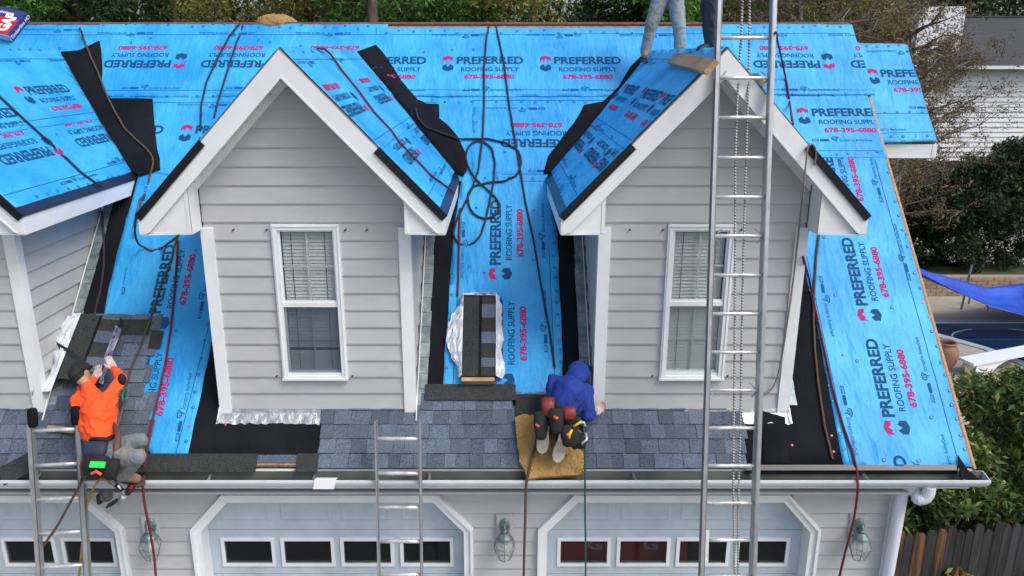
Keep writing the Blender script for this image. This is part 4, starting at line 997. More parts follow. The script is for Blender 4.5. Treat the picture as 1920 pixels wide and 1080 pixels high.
# side fence near the garage, stained boards
FB = mat('wet_black_board', (.014, .014, .016), .7, .3, 6, .3, 40, rnd=.3, stretch=(5, 5, .4), col2=(.05, .05, .055), scale2=2)
FO = mat('orange_worn_board', (.02, .018, .016), .7, .3, 6, .3, 40, stretch=(9, 9, .7), col2=(.25, .11, .035), scale2=1.6)
sf = thing('wooden_fence', (4.3, .35, 0), 'black weathered picket fence with orange worn streaks beside the garage corner', 'fence'); rnd = random.Random(8)
x = 4.12; i = 0
while x < 6.02:
    w = rnd.uniform(.1, .14); h = 1.63 + rnd.uniform(-.05, .05) - (x - 4.3) * .02; g = MB(); yy = .32 + (x - 4.1) * .12; ln = .0
    g.prism([(x, yy, 0), (x + w - .01, yy, 0), (x + w - .012, yy + ln, h - .03), (x + w - .04, yy + ln, h), (x + .03, yy + ln, h), (x + .004, yy + ln, h - .03)], (0, .025, 0)); me = g.mesh('fence_board'); fixn(me)
    link('fence_board', me, sf, mats=[FO if i in (1, 3, 5) else FB]); x += w; i += 1
for z in (.4, 1.3):
    g = MB(); g.beam((4.15, .38, z), (6.0, .61, z), .04, .09); g.out('fence_rail', FB, sf)
# rusty leaf ornament on the fence
pc = FP(1790, 1088, .28); g = MB(); pts = []
for k in range(22):
    a = math.radians(90) + k * 2 * math.pi / 22; r = (.26 if k == 0 else (.2 if k % 2 == 0 else .11)); r *= 1 if k in (0, 6, 7, 8, 14, 15, 16) else 1
    pts.append((pc.x + r * math.cos(a), .27 + .01 * math.sin(k), pc.z - .06 + r * math.sin(a)))
g.prism(pts, (0, -.012, 0)); me = g.mesh('metal_leaf'); fixn(me); link('metal_leaf', me, None, label='rusty jagged metal leaf ornament hanging on the black fence', cat='ornament', mats=[mat('rust', (.22, .07, .03), .8, .3, 20, .4, 60)])
# ---- trees
def leaves_mesh(name, clusters, n, size, seed, mat_, squash=1.0, along=None):
    rg = np.random.default_rng(seed); cs = np.array([c[:3] for c in clusters]); rr = np.array([c[3] for c in clusters])
    w = rr ** 2; idx = rg.choice(len(cs), n, p=w / w.sum()); d = rg.normal(size=(n, 3)); d /= np.linalg.norm(d, axis=1)[:, None]
    rad = rr[idx] * (rg.random(n) ** .4); p = cs[idx] + d * rad[:, None] * np.array([1, 1, squash])
    a = rg.normal(size=(n, 3)) + np.array([0, 0, -.3]); a /= np.linalg.norm(a, axis=1)[:, None]; q = rg.normal(size=(n, 3)); b = np.cross(a, q); b /= np.linalg.norm(b, axis=1)[:, None]
    c_ = np.cross(a, b); s = size * (.6 + .8 * rg.random(n))[:, None]
    v = np.empty((n, 4, 3)); v[:, 0] = p - a * s; v[:, 1] = p + b * s * .36 + c_ * s * .15 - a * s * .2; v[:, 2] = p + a * s; v[:, 3] = p - b * s * .36 + c_ * s * .15 - a * s * .2
    me = bpy.data.meshes.new(name); me.vertices.add(4 * n); me.vertices.foreach_set('co', v.ravel()); me.loops.add(4 * n); me.loops.foreach_set('vertex_index', np.arange(4 * n)); me.polygons.add(n); me.polygons.foreach_set('loop_start', np.arange(0, 4 * n, 4)); me.update(calc_edges=True); me.materials.append(mat_); return me
def trunk_mb(h, r, rnd, nb, spread, twig=0, rise=.5):
    g = MB(); tips = []
    pts = [V((0, 0, 0))]; k = 7
    for i in range(1, k + 1): pts.append(V((rnd.uniform(-.12, .12) * i * .35, rnd.uniform(-.12, .12) * i * .35, h * i / k)))
    g.tube(pts, r, 8, rr=[r * (1 - .75 * i / k) for i in range(k + 1)])
    for i in range(nb):
        f = rnd.uniform(.25, .98); j = min(k - 1, int(f * k)); p = pts[j].lerp(pts[j + 1], f * k - j); a = rnd.uniform(0, 6.283); l = spread * rnd.uniform(.6, 1.1) * (1.15 - f * .6)
        q = [p]; d = V((math.cos(a), math.sin(a), rise * rnd.uniform(.4, 1.4)))
        for s_ in range(4): q.append(q[-1] + d * l / 4 + V([rnd.uniform(-.1, .1) * l for _ in '123'])); 
        g.tube(q, r * .3, 5, rr=[r * .35 * (1 - .22 * t) for t in range(5)]); tips += q[2:]
        for t in range(twig):
            o = rnd.choice(q[1:]); e = [o]; dd = V([rnd.uniform(-1, 1) for _ in '123']) + d * .5; ll = l * rnd.uniform(.2, .45)
            for s_ in range(3): e.append(e[-1] + dd.normalized() * ll / 3 + V([rnd.uniform(-.15, .15) * ll for _ in '123']))
            g.tube(e, .012, 3, rr=[.014, .01, .007, .004]); tips += e[1:]
    return g, tips
BARK = mat('bark', (.09, .07, .055), .9, .3, 10, .6, 20, stretch=(3, 3, .5)); BARKG = mat('pale_bark', (.17, .15, .13), .9, .3, 10, .5, 20)
PBARK = mat('pine_bark', (.11, .08, .07), .9, .4, 6, .8, 14, stretch=(3, 3, .8))
LM = {'dark': leafmat('dark_green_leaves', [(.02, .045, .018), (.045, .09, .03), (.08, .14, .045)]),
      'green': leafmat('fresh_green_leaves', [(.04, .11, .02), (.08, .2, .04), (.14, .28, .06)]),
      'olive': leafmat('olive_spring_leaves', [(.12, .14, .035), (.2, .21, .05), (.3, .27, .07)]),
      'brown': leafmat('brown_twig_leaves', [(.09, .06, .05), (.15, .1, .075), (.2, .17, .05), (.12, .075, .065)]),
      'bush': leafmat('glossy_leaves', [(.035, .075, .025), (.07, .13, .04), (.14, .22, .055), (.3, .31, .08)], .2),
      'shrub': leafmat('dark_shrub_leaves', [(.014, .026, .014), (.026, .046, .02), (.045, .075, .03)])}
protos = {}
def proto(kind, var):
    k = (kind, var)
    if k in protos: return protos[k]
    rnd = random.Random(sum(map(ord, kind)) % 7 + var * 13 + len(kind)); 
    sp = {'dark': (13, .22, 26, 2.6, 1), 'green': (12, .2, 26, 3.0, 1), 'olive': (11, .16, 26, 3.0, 3), 'brown': (9.5, .16, 60, 3.4, 9)}[kind]
    g, tips = trunk_mb(sp[0] * .92, sp[1], rnd, sp[2], sp[3], sp[4])
    cl = [(*t, rnd.uniform(.35, .8) if kind != 'brown' else .22) for t in tips if t.z > 2]
    n = {'dark': 24000, 'green': 24000, 'olive': 18000, 'brown': 22000}[kind]; s_ = {'dark': .085, 'green': .085, 'olive': .06, 'brown': .045}[kind]
    me = leaves_mesh('crown', cl, n, s_, 3 + var + len(kind), LM[kind], .8); tm_ = g.mesh('trunk', True); tm_.materials.append(BARK if kind != 'brown' else BARKG)
    protos[k] = (tm_, me); return protos[k]
def tree(kind, var, x, y, sc, rz, label, group=None, z=0):
    tm_, me = proto(kind, var); t_ = thing({'dark': 'evergreen_tree', 'green': 'leafy_tree', 'olive': 'budding_tree', 'brown': 'bare_tree'}[kind], (x, y, z), label, 'tree', group)
    t_.rotation_euler = (0, 0, rz); t_.scale = (sc, sc, sc)
    for nm, mm in (('trunk', tm_), ('crown', me)):
        o = bpy.data.objects.new(nm, mm); COL.objects.link(o); o.parent = t_
    return t_
TL = [('dark', 0, 20, 27, 'dark tree at the left end of the tree line, above the red and blue bundle'), ('green', 0, 130, 24, 'green leafy tree behind the ridge where the leftmost rope is tied'),
      ('green', 1, 235, 26, 'dull green tree behind the ridge, left of the dark gap in the tree line'), ('dark', 1, 340, 25, 'dark tree behind the ridge, left of the lump of foam'), ('olive', 0, 440, 23, 'olive budding tree behind the ridge just left of the lump of foam'),
      ('olive', 1, 560, 24, 'olive budding tree directly behind the lump of foam on the ridge'), ('olive', 0, 650, 27, 'olive budding tree just left of the straight pine trunk'), ('green', 0, 770, 23, 'bright green tree just right of the straight pine trunk'),
      ('dark', 0, 850, 27, 'dark tree between the bright green tree and the yellowish tree'), ('olive', 1, 918, 23, 'small yellowish tree behind the two ropes at the middle of the ridge'), ('dark', 1, 1010, 27, 'dark tree right of the yellowish tree behind the ridge'),
      ('green', 1, 1110, 30, 'shaded green tree left of the worker in pale jeans'), ('dark', 0, 1210, 28, 'dark tree behind the worker in pale jeans'), ('green', 0, 1300, 26, 'green tree between the two workers on the ridge'),
      ('olive', 0, 1400, 24, 'olive tree behind the tall ladder'), ('brown', 0, 1500, 19, 'brown twiggy tree behind the ridge just right of the tall ladder'), ('olive', 1, 1590, 24, 'olive green tree behind the top right corner of the blue roof')]
for i, (kd, vr, u, D, lab) in enumerate(TL):
    p = FP(u, 100, D - 7); tree(kd, vr, p.x, D - 7 + (i % 3) * .6, .92 + .08 * ((i * 7) % 4), i * 1.7, lab)
tree('brown', 1, 11.3, 15.5, .86, .6, 'bare reddish brown twiggy tree beside the lower blue roof at the right')
tree('brown', 0, 13.6, 19.5, .78, 2.2, 'bare twiggy tree in front of the dark roofed white house')
tree('brown', 1, 14.2, 25, .95, 4.1, 'bare twiggy tree in front of the white chimney')
pt_ = FP(697, 30, 15); pt2 = thing('pine_tree', (pt_.x, 15, 0), 'straight bare pine trunk rising behind the ridge, left of the bright green tree', 'tree')
rnd = random.Random(4); g, tips = trunk_mb(17, .17, rnd, 16, 2.4); g2 = MB(); g2.tube([(pt_.x, 15, 0), (pt_.x + .03, 15, 6), (pt_.x, 15.05, 13), (pt_.x + .1, 15, 17)], .17, 10, rr=[.2, .15, .12, .05]); g2.out('trunk', PBARK, pt2, True)
cl = [(pt_.x + rnd.uniform(-1.5, 1.5), 15 + rnd.uniform(-1.5, 1.5), rnd.uniform(12, 17), .8) for _ in range(30)]; me = leaves_mesh('crown', cl, 5000, .09, 5, LM['dark']); link('crown', me, pt2)
# far wood, one mass behind the single trees
rnd = random.Random(9); cl = [(-48 + i * 1.05 + rnd.uniform(-1, 1), 30 + rnd.uniform(-3, 16) + (8 if i > 80 else 0), rnd.uniform(1.5, 17), rnd.uniform(1.2, 2.4)) for i in range(112) for _ in range(7)]
cl = [c for c in cl if not (15 < c[0] < 46 and c[1] < 48)] + [(rnd.uniform(16, 60), rnd.uniform(48, 58), rnd.uniform(2, 17), 2.2) for _ in range(260)]
me = leaves_mesh('woodland', cl, 150000, .24, 77, LM['dark']); link('woodland', me, None, kind='stuff', label='dark green wood filling the background beyond the house', cat='woodland')
# ---- shrubs
def shrub(x, y, r, h, n, size, key, label, seed, name='shrub', flowers=0, z=0):
    s_ = thing(name, (x, y, z), label, 'shrub' if name == 'shrub' else 'tree'); rnd = random.Random(seed); cl = []
    for _ in range(60):
        a = rnd.uniform(0, 6.28); q = rnd.random() ** .6; zz_ = rnd.uniform(.12, 1); rr_ = r * math.sqrt(max(.08, 1 - (zz_ * .95) ** 2)) * q
        cl.append((x + math.cos(a) * rr_, y + math.sin(a) * rr_, z + zz_ * h, rnd.uniform(.2, .4) * min(r, 1.6)))
    me = leaves_mesh('foliage', cl, n, size, seed, LM[key], .8); link('foliage', me, s_)
    g = MB()
    for _ in range(14):
        c_ = rnd.choice(cl); p0 = V((x + rnd.uniform(-.1, .1), y + rnd.uniform(-.1, .1), z)); g.tube([p0, p0.lerp(V(c_[:3]), .5) + V((0, 0, .1)), V(c_[:3])], .02, 5, rr=[.03, .02, .006])
    g.out('stem', BARK, s_, True)
    if flowers:
        fm = leaves_mesh('flower_cluster', [(x + rnd.uniform(-r, r) * .8, y - r * .75 + rnd.uniform(-.2, .3), z + rnd.uniform(.15, .45) * h, .16) for _ in range(16)], flowers, .034, seed, FLW); link('flower_cluster', fm, s_)
    return s_
FLW = leafmat('pale_pink_petals', [(.55, .45, .47), (.75, .68, .7)])
def gx(u, v, z=0): p = GP(u, v, z); return p.x, p.y
for (u, v, r, h, fl, lab, sd) in ((1730, 505, 1.6, 1.5, 0, 'dark shrub at the left end of the hedge, beside the roof edge', 1), (1790, 512, 1.6, 2.2, 260, 'dark shrub with pale pink flowers left of centre in the hedge', 2),
        (1850, 515, 1.7, 3.0, 320, 'tall dark shrub with pale flowers above the blue tarp', 3), (1920, 512, 1.9, 3.7, 100, 'tallest dark shrub at the right edge of the photo', 4), (1985, 505, 2.0, 4.0, 0, 'dark shrub half outside the right edge of the photo, rightmost in the hedge', 5),
        (1885, 455, 1.7, 3.0, 0, 'green shrub behind the hedge, below the white neighbour house', 6), (1700, 440, 1.6, 1.7, 0, 'low olive shrub beside the upper roof edge in front of the brown fence', 7)):
    x, y = gx(u, v); shrub(x, y + r * .8, r, h, 11000, .085, 'shrub' if sd < 6 else ('bush' if sd == 6 else 'olive'), lab, sd, flowers=fl)
shrub(4.95, 1.15, .8, 2.7, 13000, .055, 'bush', 'glossy shrub under the gutter end beside the downspout elbow', 35)
shrub(6.2, 1.5, 1.15, 2.9, 21000, .055, 'bush', 'glossy leafy tree crowding the gutter end above the black fence', 31, name='small_leafy_tree')
shrub(7.2, 3.1, 1.1, 2.15, 8000, .045, 'olive', 'yellow green leafy shrub beside the roof edge below the clay urn', 32)
shrub(8.15, 2.5, 1.1, 2.15, 7000, .055, 'bush', 'sparse green shrub at the right edge beside the pool deck', 33)
shrub(7.5, 1.6, 1.0, 2.2, 8000, .055, 'bush', 'green shrub behind the leafy tree at the lower right edge', 34)
# ================================================================ LADDERS, BUNDLES, TOOLS, LANTERNS
# tall extension ladder leaning on the right dormer's rake
def ladder(name, label, foot, top, xl, xr, nr, r0, mR=ALU, rail=(.03, .075), rung_r=.017, sp=.32, twist=0, caps=False, u_off=0):
    foot = V(foot); top = V(top); t_ = thing(name, foot, label, 'ladder'); d = (top - foot); L = d.length; d.normalize(); side = V((1, 0, 0)); nrm = side.cross(d)
    sA = V((math.cos(twist), math.sin(twist), 0))
    w = xr - xl
    for s in (-.5, .5):
        a = foot + sA * (w * s); b = top + sA * (w * s); g = MB()
        # C channel: web and two flanges
        y = (nrm if nrm.y < 0 else -nrm); x = sA
        M = Matrix((x, -y, d)).transposed().to_4x4(); M.translation = a; wi = rail[0]; dp = rail[1]; o = -wi / 2 if s < 0 else wi / 2
        g.obox(M, (min(0, o * .2) - .002, -dp / 2, 0), (max(0, o * .2) + .002, dp / 2, L)); lo_, hi_ = (-.001, wi) if s > 0 else (-wi, .001)
        lo_, hi_ = (-wi, .0) if s > 0 else (0, wi); lo_, hi_ = (0, wi) if s < 0 else (-wi, 0)
        lo_, hi_ = -hi_, -lo_
        g.obox(M, (lo_, -dp / 2, .0), (hi_, -dp / 2 + .005, L)); g.obox(M, (lo_, dp / 2 - .005, 0), (hi_, dp / 2, L)); g.out('rail', mR, t_)
    rnd = random.Random(3)
    for k in range(nr):
        p = foot + d * (r0 + k * sp)
        if r0 + k * sp > L - .02: break
        g = MB(); bow = rnd.uniform(-.004, .006) if k % 3 == 0 else 0
        g.tube([p - sA * (w / 2), p - sA * (w / 6) - d * bow, p + sA * (w / 6) - d * bow, p + sA * (w / 2)], rung_r, 10); g.out('rung', ALUR, t_, True)
    return t_, d, sA, L
tanL = math.tan(math.radians(12.3)); yt = YR - .075; ztop = 6.15
def LP(z): return yt + (z - ztop) * tanL
c_top = (FP(1348, 100, LP(6.45)).x + FP(1446, 100, LP(6.45)).x) / 2; c_bot = (FP(1326, 1000, LP(2.0)).x + FP(1419, 1000, LP(2.0)).x) / 2
cx_at = lambda z: c_bot + (c_top - c_bot) * (z - 2.0) / 4.45
wl = FP(1419, 900, LP(2.6)).x - FP(1327, 900, LP(2.6)).x
tl, dL, sAL, LL = ladder('extension_ladder', 'tall aluminium extension ladder leaning on the right dormer in front of its window', (cx_at(0), LP(0), 0), (cx_at(8.6), LP(8.6), 8.6), -wl / 2, wl / 2, 30, .16, rail=(.035, .08), sp=.333)
# lower section's rail overlaps, with brackets and a printed sticker
for s in (-1, 1):
    f0 = V((cx_at(0), LP(0), 0)); g = MB(); a = f0 + dL * 0 + V((s * (wl / 2 + .012), -.0, 0)); nL = V((0, -math.cos(math.radians(12.3)), math.sin(math.radians(12.3))))
    g.beam(a - nL * .05, a - nL * .05 + dL * 6.0, .028, .04, up=tuple(nL)); g.out('base_rail', ALU, tl)
for k in (11, 15, 19):
    p = f0 + dL * (.16 + k * .333)
    for s in (-1, 1): g = MB(); g.beam(p + V((s * wl / 2, 0, -.005)), p + V((s * (wl / 2 - .05), 0, 0)) - dL * .06, .02, .006); g.beam(p + V((s * (wl / 2 - .012), -.01, 0)), p + V((s * (wl / 2 - .07), 0.02, .06)), .008, .008); g.out('rung_brace', ALU, tl)
ps = FP(1327, 965, LP(2.1)); g = MB(); q = f0 + dL * 2.3 + V((-wl / 2 - .0, 0, 0)) + nL * .0415; g.prism([q + V((-.0, 0, 0)), q + V((.03, 0, 0)), q + V((.03, 0, 0)) + dL * .3, q + dL * .3], nL * .001); g.out('sticker', [mat('sticker_white', (.6, .6, .58), .6, .3, 60, 0)], tl)
# middle ladder on the gutter
yg = gy0 - .04
zt_ = FP(744, 793, yg + .05).z; xl_ = FP(704, 800, yg).x; xr_ = FP(783, 800, yg).x
tanM = math.tan(math.radians(9)); yM = lambda z: yg + (z - gzt) * tanM
ladder('short_ladder', 'aluminium ladder leaning on the gutter over the middle garage door', ((xl_ + xr_) / 2 - .0, yM(0), 0), ((xl_ + xr_) / 2, yM(zt_), zt_), -(xr_ - xl_) / 2, (xr_ - xl_) / 2, 20, (zt_ - .16) % .335, rail=(.022, .055), sp=.338, rung_r=.02)
zt3 = FP(105, 800, yg).z; xl3 = FP(72, 900, yg).x; xr3 = FP(148, 900, yg).x
t3, d3, s3, L3 = ladder('short_ladder', 'aluminium ladder with black padded tops on the gutter below the orange shirted worker', ((xl3 + xr3) / 2 - .04, yM(0), 0), ((xl3 + xr3) / 2 - .0, yM(zt3), zt3), -(xr3 - xl3) / 2, (xr3 - xl3) / 2, 20, (zt3 - .06) % .335 , rail=(.045, .06), sp=.338, twist=.12, rung_r=.018)
for s in (-.5, .5):
    p = V(((xl3 + xr3) / 2, yM(zt3), zt3)) + s3 * ((xr3 - xl3) * s); g = MB(); g.tube([p - d3 * .03, p + d3 * .0, p + d3 * .11, p + d3 * .14], .045, 12, rr=[.04, .046, .046, .036]); g.out('rail_pad', [MATS['black_felt']], t3, True)
# bundles of shingles
WRAP = mat('wrapper_plastic', (.6, .67, .74), .3, .15, 12, 1.0, 22, bdist=.02, col2=(.75, .79, .82), scale2=6); WRAPP = mat('purple_wrapper_print', (.045, .03, .2), .35, .2, 14, .4, 14, col2=(.5, .5, .6), scale2=8)
def bundle(c, rot, w, l, label, wrapper_pts, seed, n=9, lift=.0):
    M = ROOF.mat(c[0], c[1], .03 + lift, rot); t_ = thing('shingle_bundle', M.translation, label, 'bundle'); rnd = random.Random(seed)
    for k in range(n):
        g = MB(); j = rnd.uniform(-.004, .004); z0 = k * .009
        if k == n - 1:
            g.obox(M, (-w / 2, -l / 2, z0), (-.005, l / 2, z0 + .005)); g.out('shingle', DSHING, t_)
            g = MB(); g.obox(M, (-.005, -l / 2, z0), (.025, l / 2, z0 + .006)); g.out('sealant_strip', [MATS['black_felt']], t_)
            y = -l / 2; q = 0
            while y < l / 2 - .02:
                hh = min(rnd.choice((.1, .13, .16)), l / 2 - y); g = MB(); g.obox(M, (.025, y, z0), (w / 2, y + hh - .002, z0 + .006 + .003 * (q % 2))); g.out('shingle', SHING if q % 2 else DSHING, t_); y += hh; q += 1
        else: g.obox(M, (-w / 2 + j, -l / 2 + j, z0), (w / 2 + j, l / 2 + j, z0 + .0075)); g.out('shingle', DSHING, t_)
    T = n * .009
    # wrapper: crumpled skirt round the bundle, torn open on top
    def skirt(poly, nm, m_, amp=.02, cols=10):
        g = MB(); N = len(poly); rows = 8
        for i, (ix, iy, ox, oy, hz) in enumerate(poly):
            for j in range(rows):
                f = j / (rows - 1); x = ix + (ox - ix) * f; y = iy + (oy - iy) * f
                x += rnd.uniform(-.006, .006) * (f > 0); y += rnd.uniform(-.006, .006) * (f > 0); z = (T + .012) * (1 - f) ** 1.3 + hz * .6 * math.sin(f * 3.1) + .004 + rnd.uniform(-.5, 1) * amp * (0 < f) * .9
                g.v.append(tuple(M @ V((x, y, max(z, .0)))))
        for i in range(N - 1):
            for j in range(rows - 1): a = i * rows + j; g.f.append((a, a + rows, a + rows + 1, a + 1)); g.m.append(0)
        me = g.mesh(nm, False); o = link(nm, me, t_, mats=[m_]); sm = o.modifiers.new('s', 'SOLIDIFY'); sm.thickness = .003; return o
    for nm, pl, m_ in wrapper_pts(w, l): skirt(pl, nm, m_)
    return t_, M
rj = random.Random(12)
def wrapA(w, l):
    R = []; Lf = []
    for i in range(22):
        f = i / 21; y = l / 2 - f * l; ext = .02 + .15 * math.sin(min(1, max(0, (f - .12) / .75)) * 3.14) ** .8 * (1 - .25 * f) + rj.uniform(-.006, .006)
        Lf.append((-w / 2 + .002, y, -w / 2 - .02 - ext, y, .025))
        R.append((w / 2 + .001, y, w / 2 + .03 + .03 * math.sin(f * 9) ** 2 + rj.uniform(0, .012) + .03 * f, y + rj.uniform(-.01, .01), .015))
    top = [(x, l / 2 - .02, x * 1.05, l / 2 + .045, .02) for x in [-w / 2 + k * w / 8 for k in range(9)]]
    pr = [(x, l / 2 + .0, x * .98, l / 2 - .06 - .03 * rj.random(), .01) for x in [-.06 + k * .03 for k in range(9)]]
    return [('wrapper', Lf, WRAP), ('wrapper', R, WRAP), ('wrapper', top, WRAP), ('printed_wrapper', pr, WRAPP)]
ca = Rpx(899, 634); la = abs(Rpx(899, 554)[1] - Rpx(899, 706)[1])
bundle(ca, .0, .345, la, 'opened shingle bundle in torn white wrapper lying between the two dormers', wrapA, 3, lift=.01)
g = MB(); pW = Rpx(897, 719); M = ROOF.mat(pW[0], pW[1], .03, 0); g.obox(M, (-.165, -.02, 0), (.165, .02, .1)); o = g.out('wood_block', WOOD); reg(o, 'short wood block wedged under the middle shingle bundle', 'board')
def wrapB(w, l):
    A_ = []; B_ = []
    for i in range(16):
        f = i / 15; y = l / 2 - f * l * 1.2; A_.append((-w / 2 + .01, y, -w / 2 - .16 - .06 * math.sin(f * 7) - rj.uniform(0, .03), y - .03, .05)); 
        B_.append((w / 2 - .005, y * .7, w / 2 + .02, y * .7, .003))
    C_ = [(-w / 2 - .12 - .05 * k / 6, -.25 - k * .05, -w / 2 - .3 + .02 * k, -.2 - k * .06, .03) for k in range(7)]
    return [('wrapper', A_, WRAP), ('printed_wrapper', B_, WRAPP), ('printed_wrapper', C_, WRAPP)]
cb = Rpx(180, 662); bundle(cb, -.1, .42, .72, 'opened shingle bundle the orange shirted worker is pulling from', wrapB, 4, lift=.06)
# lifted black shingle corner pointing up-left
g = MB(); pts = [RP(104, 640, .2), RP(130, 655, .22), RP(170, 685, .18), RP(178, 700, .16), RP(150, 700, .1), RP(128, 690, .1)]; g.prism(pts, ROOF.n * -.005); me = g.mesh('lifted_shingle'); fixn(me); link('lifted_shingle', me, None, label='loose dark shingle curling up beside the head of the orange shirted worker', cat='shingle', mats=[DSHING])
g = MB(); M = Matrix.Identity(4); pa, pb = RP(90, 803, .06), RP(140, 808, .07); g.beam(pa, pb, .05, .035, tuple(ROOF.n)); reg(g.out('wood_scrap', WOOD), 'short wood scrap on the shingles behind the padded ladder top', 'board')
# red and blue wrapped bundle at the ridge
RDM = mat('red_wrapper', (.55, .015, .03), .3, .06, 8, .15, 12); NVM = mat('navy_wrapper', (.03, .04, .2), .3, .1, 8, .2, 12)
p1 = Rpx(26, 80); p2 = Rpx(60, 36); dx, dy = p2[0] - p1[0], p2[1] - p1[1]; lb_ = math.hypot(dx, dy); rot = math.atan2(dy, dx)
M = ROOF.mat((p1[0] + p2[0]) / 2, (p1[1] + p2[1]) / 2, .028, rot); gb = thing('wrapped_bundle', M.translation, 'red and navy wrapped shingle bundle with white lettering at the left end of the ridge', 'bundle')
g = MB(); g.obox(M, (-lb_ / 2, 0, 0), (lb_ / 2, .95, .1)); g.out('bundle', NVM, gb)
g = MB(); g.obox(M, (-lb_ / 2 + .01, .03, .1), (lb_ / 2 - .16, .93, .104)); g.out('red_label', RDM, gb)
g = MB(); g.obox(M, (-lb_ / 2 - .004, 0.0, 0.0), (-lb_ / 2, .95, .101)); g.out('white_end', WRAP, gb)
def flat_text(s, M, w, h, m_, parent, nm='lettering', bold=.02):
    vs, fs = text2d(s, bold); me = bpy.data.meshes.new(nm); me.from_pydata([tuple(M @ V((a * w, b * h, 0))) for a, b in vs], [], fs); link(nm, me, parent, mats=[m_])
LW = mat('white_print', (.8, .8, .82), .4, 0, 5, 0)
flat_text('GAF', M @ Matrix.Translation((-lb_ / 2 + .2, .15, .1055)) @ Matrix.Rotation(0, 4, 'Z'), .3, .17, LW, gb, bold=.05)
flat_text('Timberline HD', M @ Matrix.Translation((0, -.002, .05)) @ Matrix.Rotation(math.radians(90), 4, 'X'), .42, .05, LW, gb)
flat_text('shingles', M @ Matrix.Translation((lb_ / 2 - .08, .3, .102)) @ Matrix.Rotation(math.radians(90), 4, 'Z'), .3, .06, LW, gb)
# foam lump on the ridge, foam pad under the kneeling worker
FOAM = mat('yellow_foam', (.42, .27, .09), .95, .25, 10, 1, 30, col2=(.25, .15, .05), scale2=5, bdist=.03)
def lumpy(pts_fn, name, label, m_, cat, nu=40, nv=14, amp=.02, seed=1): pass
p = V((FP(514, 42, 3.92).x, 4.02, roofz(3.9) + .0)); g = MB(); g.sph((0, 0, 0), (.29, .18, .13), 0, 28, Matrix.Translation(p)); g.v = [tuple(V(a) + (V(a) - p).normalized() * .03 * noise.noise(V(a) * 14)) for a in g.v]
g.v = [(a[0], a[1], max(a[2], p.z - .1)) for a in g.v]; o = g.out('foam_block', FOAM, None, True); reg(o, 'rough yellow foam lump sitting on the ridge of the roof', 'foam block')
bm = bmesh.new(); cor = [(966, 782), (982, 776), (1004, 777), (1035, 790), (1094, 850), (1095, 868), (1093, 888), (1040, 892), (988, 899), (984, 880), (974, 866), (970, 825)]
pl = [ROOF.px(u, v, .1) for u, v in cor]; f = bm.faces.new([bm.verts.new((x, y, 0)) for x, y in rag(pl, .008, .05, 3)]); bmesh.ops.triangulate(bm, faces=[f]); cut(bm, .03)
bnd = [e for e in bm.edges if e.is_boundary]; r = bmesh.ops.extrude_edge_only(bm, edges=bnd); low = set(v for v in r['geom'] if isinstance(v, bmesh.types.BMVert))
for v in bm.verts: x, y = v.co.x, v.co.y; v.co = ROOF.p(x, y, .022 if v in low else .1 + .018 * noise.noise(V((x * 9, y * 9, 0))) + .008 * noise.noise(V((x * 40, y * 40, 2))))
bmesh.ops.recalc_face_normals(bm, faces=bm.faces); me = bpy.data.meshes.new('foam_pad'); bm.to_mesh(me); bm.free(); link('foam_pad', me, None, label='brownish yellow foam pad under the knees of the blue hooded worker', cat='foam pad', mats=[FOAM])
# toe board and wood pieces by the right dormer's ridge
frl = FR_L[2]; a, b_ = frl.P(1262, 110, .05), frl.P(1334, 126, .05); g = MB(); g.beam(a, b_, .13, .045, tuple(frl.n)); reg(g.out('toe_board', WOOD), 'short pine toe board nailed near the peak of the right dormer', 'board')
frr = FR_R[2]; q0 = DCX[2]; g = MB(); a = frr.p(-.02, -.42, .05); b_ = frr.p(.5, -.42, .05); g.beam(a, b_, .12, .045, tuple(frr.n)); reg(g.out('toe_board', WOOD), 'pine board on the far slope of the right dormer, peeking out behind the tall ladder', 'board')
# white card on the gutter
g = MB(); a, b_, c_, d_ = FP(590, 899, gy0 - .012), FP(631, 898, gy0 - .012), FP(626, 917, gy0 - .02), FP(587, 917, gy0 - .02)
a2, b2 = V((a.x, gy0 + .05, gzt + .006)), V((b_.x, gy0 + .05, gzt + .006)); g.prism([a, b_, c_, d_], (0, -.002, 0)); g.prism([a, b_, b2, a2], (0, 0, .002)); reg(g.out('white_card', [mat('white_paper', (.8, .82, .84), .6, .02, 5, 0)]), 'white card folded over the gutter lip left of the middle ladder', 'card')
